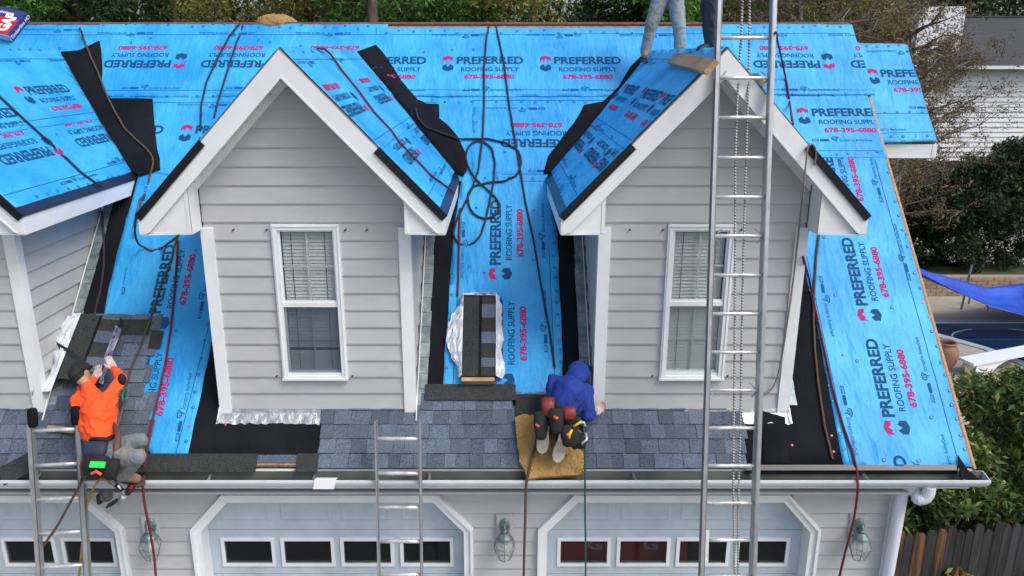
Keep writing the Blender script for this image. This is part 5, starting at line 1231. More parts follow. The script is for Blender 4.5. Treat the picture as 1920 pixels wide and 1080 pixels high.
# wall lanterns
PEW = mat('verdigris_pewter', (.13, .19, .2), .45, .3, 30, .3, 60, metal=.5, col2=(.28, .35, .36), scale2=9); LG = glassmat('lantern_glass', (.5, .52, .5), .72, .1); BULB = mat('bulb', (.85, .85, .82), .3, 0, 5, 0)
def lantern(u, label, yaw=0):
    w0 = FP(u, 978, 0); z0 = w0.z; x = w0.x; Mx = Matrix.Translation((x, -.0, z0 - .05)); t_ = thing('wall_lantern', (x, -.02, z0), label, 'wall lamp', 'lanterns between and beside the garage doors')
    g = MB(); g.box((x - .085, -.03, z0 - .2), (x + .085, -.001, z0 + .09)); g.box((x - .072, -.04, z0 - .188), (x + .072, -.0302, z0 + .078)); g.out('mounting_block', SIDE, t_)
    g = MB(); Mp = Matrix.Translation((x, -.04, z0 - .02)) @ Matrix.Rotation(math.radians(90), 4, 'X'); g.lathe([(.058, 0), (.058, .008), (.045, .018), (.0, .02)], Mp, 8, sy=1.6); g.out('back_plate', PEW, t_)
    Mz = Matrix.Translation((x, -.17, z0))
    g = MB(); g.tube([(x, -.055, z0 - .05), (x, -.1, z0 + .0), (x, -.13, z0 + .05), (x, -.17, z0 + .06), (x, -.19, z0 + .03), (x, -.17, z0 + .0)], .011, 8); g.lathe([(.012, -.02), (.03, -.01), (.03, .005), (.01, .02)], Mz, 10); g.out('arm', PEW, t_, True)
    g = MB(); g.lathe([(.03, -.02), (.055, -.035), (.075, -.06), (.085, -.085), (.07, -.09)], Mz @ Matrix.Rotation(.0, 4, 'Z'), 8); g.out('cap', PEW, t_)
    # six panes with bars
    rt, rm, rb = .085, .115, .06; zt1, zm1, zb1 = -.085, -.16, -.31
    for k in range(6):
        a = math.radians(60 * k + 30); b = a + math.radians(60); pt = lambda r, an, z: V((x + r * math.cos(an), -.17 + r * math.sin(an), z0 + z))
        g = MB(); g.tube([pt(rt, a, zt1), pt(rm, a, zm1), pt(rb, a, zb1)], .0045, 5); g.tube([pt(rm, a, zm1), pt(rm, b, zm1)], .004, 5); g.tube([pt(rt, a, zt1), pt(rt, b, zt1)], .005, 5); g.tube([pt(rb, a, zb1), pt(rb, b, zb1)], .004, 5); g.out('frame_bar', PEW, t_)
        g = MB(); g.add([pt(rt * .97, a, zt1), pt(rt * .97, b, zt1), pt(rm * .97, b, zm1), pt(rm * .97, a, zm1), pt(rb * .96, b, zb1), pt(rb * .96, a, zb1)], [(0, 1, 2, 3), (3, 2, 4, 5)]); g.out('pane', LG, t_)
    g = MB(); g.lathe([(.012, -.1), (.014, -.14), (.022, -.17), (.024, -.19), (.012, -.215)], Mz, 10); g.out('bulb', BULB, t_, True)
    if yaw: 
        t_.rotation_euler = (0, 0, yaw)
lantern(284, 'pewter wall lantern left of the middle garage door, behind the red rope', .25)
lantern(946, 'pewter wall lantern between the middle and right garage doors', 0)
lantern(1608, 'pewter wall lantern between the right garage door and the downspout', -.2)
# coil nail gun hanging under the orange shirted worker
cN = FP(218, 925, gy0 - .1); ng = thing('nail_gun', cN, 'black and silver coil nail gun hanging in front of the gutter', 'nail gun'); BK = mat('black_plastic', (.012, .012, .014), .4, .1, 10, .1); SV = mat('silver_alloy', (.5, .52, .55), .3, .1, 10, .1, metal=.6)
Q = lambda u, v, dy=0: FP(u, v, gy0 - .1 + dy)
g = MB(); g.tube([Q(222, 943, 0), Q(240, 922, 0)], .026, 12); g.tube([Q(228, 936), Q(234, 929)], .03, 12); g.out('body', SV, ng, True)
g = MB(); g.tube([Q(238, 925), Q(244, 917), Q(249, 910)], .036, 12, rr=[.03, .036, .03]); g.out('head_cap', BK, ng, True)
g = MB(); g.tube([Q(236, 928, -.01), Q(222, 912, -.02), Q(212, 905, -.01)], .018, 10, rr=[.02, .018, .022]); g.out('handle', SV, ng, True); g = MB(); g.tube([Q(230, 920, -.012), Q(216, 908, -.02)], .022, 10); g.out('grip', BK, ng, True)
g = MB(); g.tube([Q(196, 928, .04), Q(200, 930, -.05)], .058, 20); g.tube([Q(198, 927, -.052), Q(198, 927, -.06)], .03, 12); g.box(tuple(Q(184, 944) - V((0, .02, 0))), tuple(Q(188, 928) + V((0, .03, 0)))); g.out('coil_magazine', BK, ng)
g = MB(); g.beam(Q(220, 938), Q(204, 948), .03, .035); g.beam(Q(206, 944), Q(200, 952), .02, .02); g.out('nose', BK, ng)
g = MB(); g.tube([Q(244, 915, -.03), Q(247, 911, -.03)], .012, 8); g.out('exhaust_port', [RDM], ng)
# ================================================================ PEOPLE
def blob(name, prims, voxel, m_, parent, smooth=6, wrk=0, wf=14, seed=0, folds=None):
    g = MB()
    for p in prims:
        if p[0] == 'c':
            _, a, b, ra, rb = p; a = V(a); b = V(b); d = b - a; L = d.length
            q = d.to_track_quat('Z', 'Y').to_matrix().to_4x4() if L > 1e-5 else Matrix.Identity(4); M = Matrix.Translation(a) @ q
            pr = [(max(1e-4, ra * math.sin(t)), -ra * math.cos(t)) for t in [i * math.pi / 12 for i in range(0, 7)]] + [(max(1e-4, rb * math.cos(t)), L + rb * math.sin(t)) for t in [i * math.pi / 12 for i in range(0, 7)]]
            pr[0] = (1e-4, -ra); pr[-1] = (1e-4, L + rb); g.lathe(pr, M, 16)
        else:
            _, c, r, M = p; M0 = Matrix.Translation(V(c)) @ (M if M is not None else Matrix.Identity(4)); g.sph((0, 0, 0), r, 0, 16, M0)
    me = g.mesh('t'); o = bpy.data.objects.new('t', me); COL.objects.link(o)
    r = o.modifiers.new('r', 'REMESH'); r.mode = 'VOXEL'; r.voxel_size = voxel; s = o.modifiers.new('s', 'SMOOTH'); s.iterations = smooth; s.factor = .5
    dg = bpy.context.evaluated_depsgraph_get(); m2 = bpy.data.meshes.new_from_object(o.evaluated_get(dg)); bpy.data.objects.remove(o); m2.name = name; m2.materials.clear()
    if wrk:
        n_ = len(m2.vertices); co = np.empty(n_ * 3); m2.vertices.foreach_get('co', co); co = co.reshape(-1, 3); no = np.empty(n_ * 3); m2.vertices.foreach_get('normal', no); no = no.reshape(-1, 3)
        w = np.array([((1 - 2 * abs(noise.noise(V((c[0] * wf, c[1] * wf * .6, c[2] * wf + seed))))) ** 2 - .4) + .4 * noise.noise(V((c[0] * wf * 2.2 + 5, c[1] * wf * 2, c[2] * wf * 2))) for c in co])
        co += no * (w * wrk)[:, None]; m2.vertices.foreach_set('co', co.ravel())
    m2.polygons.foreach_set('use_smooth', [True] * len(m2.polygons)); m2.update()
    return link(name, m2, parent, mats=[m_])
def hand_prims(w, fdir, side, curl=.5, k=1.0, thumb=1):
    # palm and five fingers: fdir = finger direction, side = direction towards the thumb
    w = V(w); f = V(fdir).normalized(); s = V(side); s = (s - f * s.dot(f)).normalized(); n = f.cross(s) * thumb; P_ = []
    pc = w + f * .05 * k
    P_ += [('c', w - f * .01, w + f * .03 * k, .026 * k, .026 * k)]
    for i, (o, L, r) in enumerate(((.03, .07, .0095), (.01, .08, .01), (-.01, .073, .0095), (-.029, .058, .0085))):
        b0 = w + s * o * .75 * k; b = w + s * o * k + f * .085 * k; P_.append(('c', b0 + f * .02, b, .017 * k, .013 * k))
        m1 = b + (f * math.cos(curl) + n * math.sin(curl)).normalized() * L * .55 * k; m2 = m1 + (f * math.cos(curl * 2.2) + n * math.sin(curl * 2.2)).normalized() * L * .45 * k
        P_ += [('c', b, m1, r * k * 1.1, r * k), ('c', m1, m2, r * k, r * .85 * k)]
    t0 = w + s * .022 * k + f * .025 * k; t1 = t0 + (s * .8 + f * .6 + n * .3).normalized() * .04 * k; t2 = t1 + (s * .3 + f + n * .5).normalized() * .032 * k
    P_ += [('c', t0, t1, .014 * k, .0115 * k), ('c', t1, t2, .0115 * k, .009 * k)]
    return P_
def person(label, base, J, k=1.0, shirt=None, pants=None, cuffs=True, shoes=None, cap=None, hood=None, hair=None, glove=None, face=None, group='roofers working on the roof'):
    t_ = thing('person', base, label, 'person', group); R = lambda x: x * k
    pel, ch, nk, hd = J['pelvis'], J['chest'], J['neck'], J['head']; fc = V(J['face']).normalized(); upv = (V(hd) - V(nk)).normalized(); sd_ = fc.cross(upv).normalized()
    body = [('c', pel, ch, R(.115), R(.13)), ('c', ch, nk, R(.11), R(.055)), ('c', nk, hd, R(.05), R(.055)), ('e', V(hd), (R(.076), R(.098), R(.112)), Matrix((sd_, fc, upv)).transposed().to_4x4())]
    H = V(hd); body += [('c', H - upv * R(.06) + fc * R(.03), H - upv * R(.08) + fc * R(.055), R(.05), R(.035)), ('c', H - upv * R(.005) + fc * R(.09), H - upv * R(.03) + fc * R(.108), R(.012), R(.016))]
    for s in (-1, 1): body += [('e', H + sd_ * s * R(.078) - upv * R(.01), (R(.012), R(.022), R(.033)), Matrix((sd_, fc, upv)).transposed().to_4x4()), ('c', H + fc * R(.085) + sd_ * s * R(.03) + upv * R(.02), H + fc * R(.086) + sd_ * s * R(.04) + upv * R(.02), R(.013), R(.01))]
    body.append(('c', H + fc * R(.09) - upv * R(.058) + sd_ * R(.018), H + fc * R(.09) - upv * R(.058) - sd_ * R(.018), R(.012), R(.012)))
    arm = []; leg = []
    for s in 'LR':
        sh, el, wr_, hi, kn, an, toe = [V(J[q + s]) for q in ('sh', 'el', 'wr', 'hip', 'kn', 'an', 'toe')]
        body += [('c', ch, sh, R(.09), R(.06)), ('c', sh, el, R(.052), R(.042)), ('c', el, wr_, R(.042), R(.028)), ('c', pel, hi, R(.11), R(.1)), ('c', hi, kn, R(.082), R(.056)), ('c', kn, an, R(.056), R(.038)), ('c', an, toe, R(.034), R(.022))]
        arm.append((sh, el, wr_)); leg.append((hi, kn, an, toe))
    bo = blob('body', body, .014, SKIN, t_, 5)
    if shirt:
        P_ = [('c', V(pel) + (V(ch) - V(pel)) * .05, ch, R(.135), R(.15)), ('c', ch, nk, R(.125), R(.062))]
        for sh, el, wr_ in arm: P_ += [('c', V(pel).lerp(sh, .12), V(pel).lerp(sh, .9), R(.115), R(.09)), ('c', ch, sh, R(.11), R(.078)), ('c', sh, el, R(.07), R(.06)), ('c', el, el.lerp(wr_, .93), R(.058), R(.04))]
        blob('shirt', P_, .010, shirt, t_, 5, .017, 9, 1)
    if pants:
        P_ = [('c', pel, V(pel) + (V(ch) - V(pel)) * .12, R(.138), R(.13))]
        for hi, kn, an, toe in leg: bg_ = J.get('bag', 1); P_ += [('c', pel, hi, R(.13), R(.118)), ('c', hi, kn, R(.102) * bg_, R(.074) * bg_), ('c', kn, an + (an - kn).normalized() * R(.02 if bg_ == 1 else -.03), R(.072) * bg_, R(.064) * bg_)]
        blob('trousers', P_, .011, pants, t_, 4, .008, 13, 2)
    for (hi, kn, an, toe) in leg:
        d = (toe - an); fd = V(J.get('footdir', d)).normalized() if False else d.normalized(); shin = (kn - an).normalized(); dn = -(shin - fd * shin.dot(fd)).normalized(); sdn = fd.cross(dn)
        Mf = Matrix((sdn, fd, -dn)).transposed().to_4x4()
        P_ = [('c', an, an + dn * R(.04) - fd * R(.03), R(.056), R(.046)), ('c', an, toe + dn * R(.01), R(.054), R(.044)), ('c', an + dn * R(.045), toe + dn * R(.025), R(.046), R(.04)), ('c', an + shin * R(.05), an, R(.056), R(.056))]
        blob('shoe', P_, .008, shoes[0], t_, 3)
        g = MB(); c0 = an.lerp(toe, .5) + dn * R(.078); pr = [(-.04, -.12), (-.02, -.135), (.02, -.135), (.04, -.12), (.046, -.03), (.056, .05), (.052, .1), (.032, .14), (0, .152), (-.032, .14), (-.052, .1), (-.056, .05), (-.046, -.03)]
        Mf.translation = c0; g.prism([Mf @ V((R(x), R(y) , -R(.012))) for x, y in pr], (Mf.to_3x3() @ V((0, 0, R(.026))))); me = g.mesh('shoe_sole'); fixn(me); link('shoe_sole', me, t_, mats=[shoes[1]])
    for i, s in enumerate('LR'):
        sh, el, wr_ = arm[i]; fd = V(J['hd' + s]); blob('glove' if glove else 'hand', hand_prims(wr_ + (wr_ - el).normalized() * R(.01), fd, V(J['hs' + s]), J.get('curl', .5), k, J.get('th' + s, 1)), .0045, glove or SKIN, t_, 2)
    Mh = Matrix((sd_, fc, upv)).transposed().to_4x4(); Mh.translation = H
    if cap:
        g = MB(); g.sph((0, 0, 0), (R(.096), R(.116), R(.105)), 0, 20, Mh @ Matrix.Translation((0, -R(.008), R(.03)))); g.v = [a if (Mh.inverted() @ V(a)).z > R(-.005) else tuple(Mh @ V(((Mh.inverted() @ V(a)).x, (Mh.inverted() @ V(a)).y, R(-.005)))) for a in g.v]; g.sph((0, 0, 0), (R(.012), R(.012), R(.008)), 0, 8, Mh @ Matrix.Translation((0, 0, R(.135)))); co = g.out('cap', cap, t_, True)
        g = MB(); n_ = 12; up_ = [(math.cos(math.pi * i / n_) * .085, .09 + math.sin(math.pi * i / n_) * .075) for i in range(n_ + 1)]; g.prism([Mh @ V((R(x), R(y), R(.012) - R(.12) * max(0, y - .1))) for x, y in up_], (Mh.to_3x3() @ V((0, 0, R(.005))))); me = g.mesh('brim'); fixn(me); link('brim', me, co, mats=[cap])
    if hair: g = MB(); g.sph((0, 0, 0), (R(.084), R(.104), R(.1)), 0, 18, Mh @ Matrix.Translation((0, -R(.014), R(.022)))); g.out('hair', hair, t_, True)
    if hood:
        P_ = [('e', H - fc * R(.01) + upv * R(.01), (R(.118), R(.13), R(.135)), Mh.to_3x3().to_4x4()), ('c', H - fc * R(.03), V(nk) - fc * R(.03), R(.1), R(.1)), ('c', H + upv * R(.05) + fc * R(.02), H + upv * R(.1) - fc * R(.03), R(.09), R(.05))]; blob('hood', P_, .011, hood, t_, 4, .01, 11, 3)
    return t_
ORANGE = mat('orange_shirt', (.95, .09, .012), .8, .05, 6, .2, 40); BLUEH = mat('blue_hoodie', (.006, .034, .25), .85, .08, 8, .3, 60); JEAN = mat('faded_dirty_jeans', (.16, .2, .24), .85, .2, 12, .4, 60, col2=(.25, .24, .2), scale2=5); JEAN2 = mat('pale_muddy_jeans', (.24, .33, .4), .85, .15, 12, .4, 60, col2=(.24, .22, .17), scale2=4)
DKP = mat('charcoal_trousers', (.035, .045, .06), .85, .2, 12, .4, 60); BKC = mat('black_cloth', (.01, .01, .012), .85, .1, 12, .3, 60); GLV = mat('white_work_glove', (.55, .53, .5), .8, .15, 20, .3, 60, col2=(.5, .25, .22), scale2=14)
TAN = mat('tan_boot', (.27, .17, .11), .7, .2, 12, .2); BRB = mat('dark_brown_boot', (.035, .022, .02), .6, .2, 12, .2); WSH = mat('dirty_white_shoe', (.55, .5, .46), .6, .15, 14, .2, col2=(.35, .3, .25), scale2=8); SOLE = mat('shoe_sole', (.52, .46, .4), .8, .2, 20, .3); SOLD = mat('dark_sole', (.05, .04, .035), .8)
NAVP = mat('navy_pouch', (.02, .03, .06), .7, .2, 20, .3); REDL = mat('red_leather_pouch', (.16, .02, .018), .55, .25, 12, .3, 40); BRN = mat('brown_strap', (.1, .05, .035), .7, .2, 20, .3); GRN = mat('bright_green', (.02, .75, .1), .4, 0, 5, 0); ORT = mat('orange_tool', (.7, .1, .03), .4, 0, 5, 0); YEL = mat('yellow_tool', (.75, .45, .02), .4, 0, 5, 0)
# --- orange shirt, squatting at the eave
upr = ROOF.ey
J = dict(pelvis=RP(190, 845, .30), chest=RP(183, 768, .40), neck=RP(165, 725, .43), head=RP(151, 702, .46), face=V((.15, .75, .25)) + ROOF.n * -.5,
         shL=RP(148, 752, .40), elL=RP(158, 728, .30), wrL=RP(175, 712, .24), shR=RP(205, 745, .40), elR=RP(226, 712, .34), wrR=RP(214, 692, .28),
         hipL=RP(203, 842, .26), knL=RP(263, 826, .40), anL=RP(236, 850, .14), toeL=RP(262, 856, .10), hipR=RP(200, 856, .34), knR=RP(260, 856, .50), anR=RP(232, 890, .20), toeR=RP(256, 896, .16),
         hdL=RP(186, 692, .2) - RP(175, 712, .24), hsL=(1, 0, 0), hdR=RP(203, 672, .26) - RP(214, 692, .28), hsR=(-1, 0, .2), curl=.45, thL=-1)
w1 = person('worker in a bright orange shirt and black cap squatting at the left eave', RP(210, 885, 0), J, .96, ORANGE, JEAN, shoes=(TAN, SOLD), cap=BKC, hair=BKC, glove=GLV)
def pouch(nm, c, ax, w, h, d, m_, par, taper=.8):   # open-topped bag: c top centre, ax=(x,down,out)
    x, dn, o = [V(a).normalized() for a in ax]; g = MB(); rings = []; N = 14
    prof = [(1, 0), (1.02, .5), (.9 * taper + .05, .92), (.6 * taper, 1.0)]
    for f, t in prof:
        for i in range(N):
            a = 2 * math.pi * i / N; g.v.append(tuple(V(c) + x * (w / 2 * f * math.copysign(abs(math.cos(a)) ** .6, math.cos(a))) + o * (d / 2 * f * math.copysign(abs(math.sin(a)) ** .6, math.sin(a))) + dn * h * t))
    for f, t in ((.9, .0), (.85, .35)):
        for i in range(N):
            a = 2 * math.pi * i / N; g.v.append(tuple(V(c) + x * (w / 2 * f * math.copysign(abs(math.cos(a)) ** .6, math.cos(a))) + o * (d / 2 * f * math.copysign(abs(math.sin(a)) ** .6, math.sin(a))) + dn * h * t))
    def q(r0, r1):
        for i in range(N): a = r0 * N + i; b = r0 * N + (i + 1) % N; g.f.append((a, b, b - r0 * N + r1 * N, a - r0 * N + r1 * N)); g.m.append(0)
    q(0, 1); q(1, 2); q(2, 3); q(4, 0); q(5, 4); g.f.append(tuple(range(3 * N, 4 * N))); g.m.append(0); g.f.append(tuple(range(5 * N, 6 * N))); g.m.append(0)
    me = g.mesh(nm, True); fixn(me); return link(nm, me, par, mats=[m_])
AX = ((1, 0, 0), -ROOF.ey - V((0, 0, .4)), ROOF.n)
b1 = pouch('tool_pouch', RP(180, 830, .49), AX, .21, .17, .1, NAVP, w1); b2 = pouch('tool_pouch', RP(181, 856, .52), AX, .22, .18, .12, BKC, w1); b3 = pouch('tool_pouch', RP(210, 862, .50), AX, .14, .17, .1, BKC, w1)
g = MB(); g.beam(RP(169, 871, .60), RP(197, 872, .59), .055, .02, tuple(ROOF.n)); g.out('green_pad', GRN, w1); g = MB(); g.tube([RP(172, 888, .57), RP(180, 884, .59), RP(190, 890, .57)], .014, 8); g.out('orange_tool', ORT, w1)
g = MB(); g.tube([RP(165, 826, .38), RP(178, 823, .49), RP(200, 824, .47), RP(212, 818, .34)], .022, 8); g.out('belt', BKC, w1, True)
g = MB(); g.tube([RP(212, 790, .36), RP(222, 815, .42), RP(219, 845, .47), RP(216, 868, .46), RP(208, 868, .30)], .028, 8, rr=[.014, .03, .034, .03, .02]); g.out('harness_strap', BRN, w1, True)
g = MB(); g.tube([RP(161, 825, .42), RP(156, 850, .46), RP(152, 872, .45), RP(154, 895, .42)], .012, 6); g.out('harness_strap', BRN, w1, True)
g = MB(); g.sph(RP(229, 711, .40), (.04, .035, .06), 0, 12); g.out('elbow_patch', BKC, w1, True)
# --- blue hood, kneeling with back to the camera
J = dict(pelvis=RP(1047, 778, .34), chest=RP(1066, 735, .40), neck=RP(1080, 708, .36), head=RP(1087, 694, .28), face=ROOF.ey * .75 + V((.35, 0, 0)) - ROOF.n * .75,
         shL=RP(1040, 716, .33), elL=RP(1042, 742, .17), wrL=RP(1064, 738, .06), shR=RP(1097, 735, .34), elR=RP(1102, 778, .30), wrR=RP(1114, 775, .16),
         hipL=RP(1036, 778, .30), knL=RP(1024, 760, .08), anL=RP(1020, 806, .20), toeL=RP(1017, 832, .16), hipR=RP(1060, 782, .30), knR=RP(1066, 764, .08), anR=RP(1054, 822, .20), toeR=RP(1046, 850, .16),
         hdL=(1, .2, .2), hsL=(0, 1, 0), hdR=RP(1122, 768, .14) - RP(1114, 775, .16), hsR=ROOF.ey, curl=.5)
w2 = person('worker in a royal blue hood kneeling on the foam pad with his back turned', RP(1050, 850, 0), J, 1.04, BLUEH, BKC, shoes=(WSH, SOLE), hood=BLUEH, glove=GLV)
pouch('tool_pouch', RP(1027, 748, .50), AX, .13, .17, .1, REDL, w2); pouch('tool_pouch', RP(1067, 765, .52), AX, .13, .12, .09, REDL, w2); pouch('tool_pouch', RP(1014, 775, .46), AX, .13, .24, .1, BKC, w2); pouch('tool_pouch', RP(1043, 768, .55), AX, .13, .22, .1, BKC, w2)
pouch('tool_pouch', RP(1068, 800, .5), AX, .17, .18, .1, BKC, w2); pouch('tool_pouch', RP(1088, 800, .42), AX, .12, .2, .1, BKC, w2)
g = MB(); g.tube([RP(1022, 742, .42), RP(1040, 760, .5), RP(1062, 768, .5), RP(1082, 768, .42)], .024, 8); g.out('belt', BKC, w2, True)
for nm, pts, m_, r in (('yellow_tool', [(1075, 800, .56), (1086, 793, .58), (1090, 790, .57)], YEL, .011), ('yellow_tool', [(1062, 816, .6), (1070, 812, .61), (1072, 806, .6)], YEL, .012), ('yellow_tool', [(1067, 822, .6), (1070, 808, .61)], YEL, .01), ('red_tool', [(1038, 782, .6), (1046, 785, .61)], ORT, .016), ('red_tool', [(1004, 796, .54), (1011, 800, .54)], ORT, .012), ('silver_tool', [(1084, 794, .5), (1094, 792, .5), (1098, 800, .48)], SV, .013), ('silver_tool', [(1090, 832, .44), (1100, 824, .44), (1098, 812, .44)], SV, .014), ('red_tool', [(1082, 806, .52), (1090, 812, .5)], REDL, .014)):
    g = MB(); g.tube([RP(*p) for p in pts], r, 8); g.out(nm, m_, w2, True)
g = MB(); g.tube([RP(1075, 840, .3), RP(1090, 832, .36), RP(1094, 815, .36)], .03, 10, rr=[.02, .04, .03]); g.out('tool_pouch', BKC, w2, True)
pn = RP(1118, 758, .2); g = MB(); g.beam(RP(1116, 752, .18), RP(1119, 772, .2), .025, .006); reg(g.out('pry_bar', STEEL), 'small flat bar in the gloved hand of the blue hooded worker', 'tool')
# --- two roofers standing by the right dormer's ridge
def stand(base, yaw, k, spread, label, **kw):
    b = V(base); f = V((math.sin(yaw), -math.cos(yaw), 0)); s = V((-f.y, f.x, 0)) * -1; Z = V((0, 0, 1)); q = lambda x, y, z: b + s * x * k + f * y * k + Z * z * k
    dl, dr = spread; J = dict(pelvis=q(0, -.02, .88), chest=q(0, .02, 1.2), neck=q(0, .05, 1.42), head=q(0, .1, 1.56), face=f - Z * .35, shL=q(.18, .02, 1.33), elL=q(.26, .02, 1.07), wrL=q(.22, .2, .92), shR=q(-.18, .02, 1.33), elR=q(-.26, .02, 1.07), wrR=q(-.2, .22, .95),
        hipL=q(.085, -.02, .84), hipR=q(-.085, -.02, .84), hdL=f - Z * .6, hdR=f - Z * .6, hsL=-s, hsR=s, thL=-1, bag=1.25)
    for n_, (x, y, z, kx) in (('L', dl), ('R', dr)):
        a = q(x, y, z + .09); J['an' + n_] = a; J['kn' + n_] = q((x + (.085 if n_ == 'L' else -.085)) / 2 * 1.15, y / 2 + .05, .46 + z * .5); J['toe' + n_] = a + f * .13 * k + s * kx * .1 * k - Z * .03 * k
    return person(label, b, J, k, **kw)
pr = frl.P(1215, 100, .0); zr = ZR; pl_ = V((DCX[2] - .02, pr.y, ZR))
w3 = stand((FP(1247, 95, 2.9).x, 2.9, ZR - .06), -.15, .84, ((.28, -.0, -.04, 0), (-.22, .1, -.16, -.3)), 'roofer in pale muddy jeans standing astride the right dormer where it meets the roof', shirt=mat('grey_shirt', (.2, .2, .22), .8), pants=JEAN2, shoes=(TAN, SOLD), cap=BKC, glove=GLV)
w4 = stand((FP(1338, 95, .95).x, .95, ZR - .03), -1.35, .93, ((.13, -.05, -.02, 0), (-.12, .08, -.02, 0)), 'roofer in charcoal trousers standing on the right dormer behind the tall ladder', shirt=mat('maroon_shirt', (.12, .02, .03), .8), pants=DKP, shoes=(BRB, SOLD), cap=BKC, glove=GLV)
# ================================================================ NAILS AND ROPES (laid on whatever is underneath)
bpy.context.view_layer.update(); dg = bpy.context.evaluated_depsgraph_get()
def cast(u, v, off=.01):
    ok, loc, n, i, ob, m_ = S.ray_cast(dg, CAM, rayd(u, v).normalized())
    return (loc + n * off, n, ob) if ok else (None, None, None)
nm_ = MB(); N = 14
nm_.lathe([(.0125, 0), (.0125, .0018), (.0105, .0026), (.0001, .0028)], Matrix.Identity(4), N)
CAPB = mat('blue_cap_nail', (.05, .33, .7), .4, 0, 5, 0); 
g = MB(); g.lathe([(.0135, 0), (.0135, .0022), (.001, .0026)], Matrix.Identity(4), N, 0); vs, fs = ring2d(16, .16); g.add([(a * .027, b * .027, .0032) for a, b in vs], fs, 1); g.lathe([(.0035, .003), (.0028, .0042)], Matrix.Identity(4), 8, 1)
g.v = [(a * 1.25, b * 1.25, c) for a, b, c in g.v]; nail = g.mesh('cap_nail'); nail.materials.append(CAPB); nail.materials.append(NAVY)
g = MB(); g.lathe([(.0125, 0), (.0125, .0022), (.001, .0028)], Matrix.Identity(4), N); naild = g.mesh('cap_nail'); naild.materials.append(mat('navy_cap_nail', (.01, .05, .14), .4, 0, 5, 0))
g = MB(); g.lathe([(.0115, 0), (.0115, .0022), (.001, .0028)], Matrix.Identity(4), N); nailr = g.mesh('cap_nail'); nailr.materials.append(mat('red_cap_nail', (.6, .07, .07), .4, 0, 5, 0))
rn_ = random.Random(77); cnt = 0
def put_nail(u, v, me=None):
    global cnt
    l, n, ob = cast(u, v, .0008)
    if l is None or cnt > 292: return
    nm = ob.name.split('.')[0]
    if nm not in (('underlayment_sheet', 'printed_logo', 'printed_mark', 'printed_line', 'felt_underlay', 'starter_strip') if me is nailr else ('underlayment_sheet', 'printed_logo', 'printed_mark', 'printed_line')): return
    M = n.to_track_quat('Z', 'Y').to_matrix().to_4x4(); M.translation = l + n * .002
    if me is None: r = rn_.random(); me = nail if r < .8 else (naild if r < .93 else nailr)
    link('cap_nail', me, house, M); cnt += 1
def nline(u0, v0, u1, v1, n, j=2):
    for k in range(n):
        f = (k + .5) / n; put_nail(u0 + (u1 - u0) * f + rn_.uniform(-j, j), v0 + (v1 - v0) * f + rn_.uniform(-j, j))
nline(80, 43, 700, 52, 30, 3); nline(710, 60, 1200, 60, 18, 3); nline(1370, 52, 1590, 49, 9, 2)
nline(215, 178, 500, 181, 10, 2); nline(800, 190, 1110, 192, 13, 2); nline(1450, 177, 1600, 178, 6, 2)
nline(875, 333, 1010, 334, 6, 2); nline(1560, 288, 1655, 286, 5, 2)
nline(855, 400, 836, 740, 10, 1.5); nline(1035, 400, 1054, 735, 15, 2)
nline(1660, 310, 1812, 855, 20, 2.5); nline(1510, 500, 1584, 858, 12, 1.5)
nline(232, 380, 192, 595, 9, 2); nline(400, 560, 345, 845, 9, 2)
nline(1625, 212, 1740, 210, 5, 1); nline(1660, 256, 1750, 255, 4, 1); nline(1615, 88, 1695, 85, 4, 1)
for u, v in ((848, 94), (795, 98), (887, 93), (283, 72), (246, 80), (485, 76), (507, 79), (564, 86), (850, 180), (960, 225), (895, 228), (947, 285), (893, 390), (1000, 395), (958, 455), (908, 512), (1000, 488), (880, 500), (1566, 553), (1672, 577), (1580, 666), (1607, 677), (1746, 783), (1657, 863), (1722, 864), (1545, 445), (1608, 440), (1700, 440), (300, 467), (368, 470), (330, 620), (375, 560)): put_nail(u, v)
for u, v in ((423, 796), (1485, 835), (1559, 817), (1563, 847), (525, 870), (600, 858)): put_nail(u, v, nailr)
nline(10, 94, 120, 92, 6, 2); nline(10, 270, 200, 235, 9, 2); nline(60, 372, 270, 318, 11, 1.5); nline(540, 98, 670, 98, 7, 2); nline(735, 280, 790, 250, 5, 2); nline(825, 372, 862, 330, 5, 1.5); nline(1215, 98, 1330, 98, 5, 2); nline(1040, 330, 1060, 385, 5, 1); nline(1090, 255, 1150, 300, 5, 1.5)
for q in (810, 830, 841, 870, 888): put_nail(q, 751, nailr)
def drape(pts, r, off=None, maxd=.35):
    out = []; pts2 = []
    for i in range(len(pts) - 1):
        (a, b), (c, d) = pts[i][:2], pts[i + 1][:2]; n_ = max(1, int(math.hypot(c - a, d - b) / 12))
        for k in range(n_): f = k / n_; pts2.append((a + (c - a) * f, b + (d - b) * f))
    pts2.append(pts[-1][:2]); last = None
    for u, v in pts2:
        l, n, ob = cast(u, v, r * 1.5)
        if l is None: continue
        out.append(l); last = l
    # pull out spikes
    for _ in range(2):
        for i in range(1, len(out) - 1):
            m_ = (out[i - 1] + out[i + 1]) / 2
            if (out[i] - m_).length > .12 and (out[i] - CAM).length > (m_ - CAM).length: out[i] = CAM + (out[i] - CAM).normalized() * ((m_ - CAM).length)
    return out
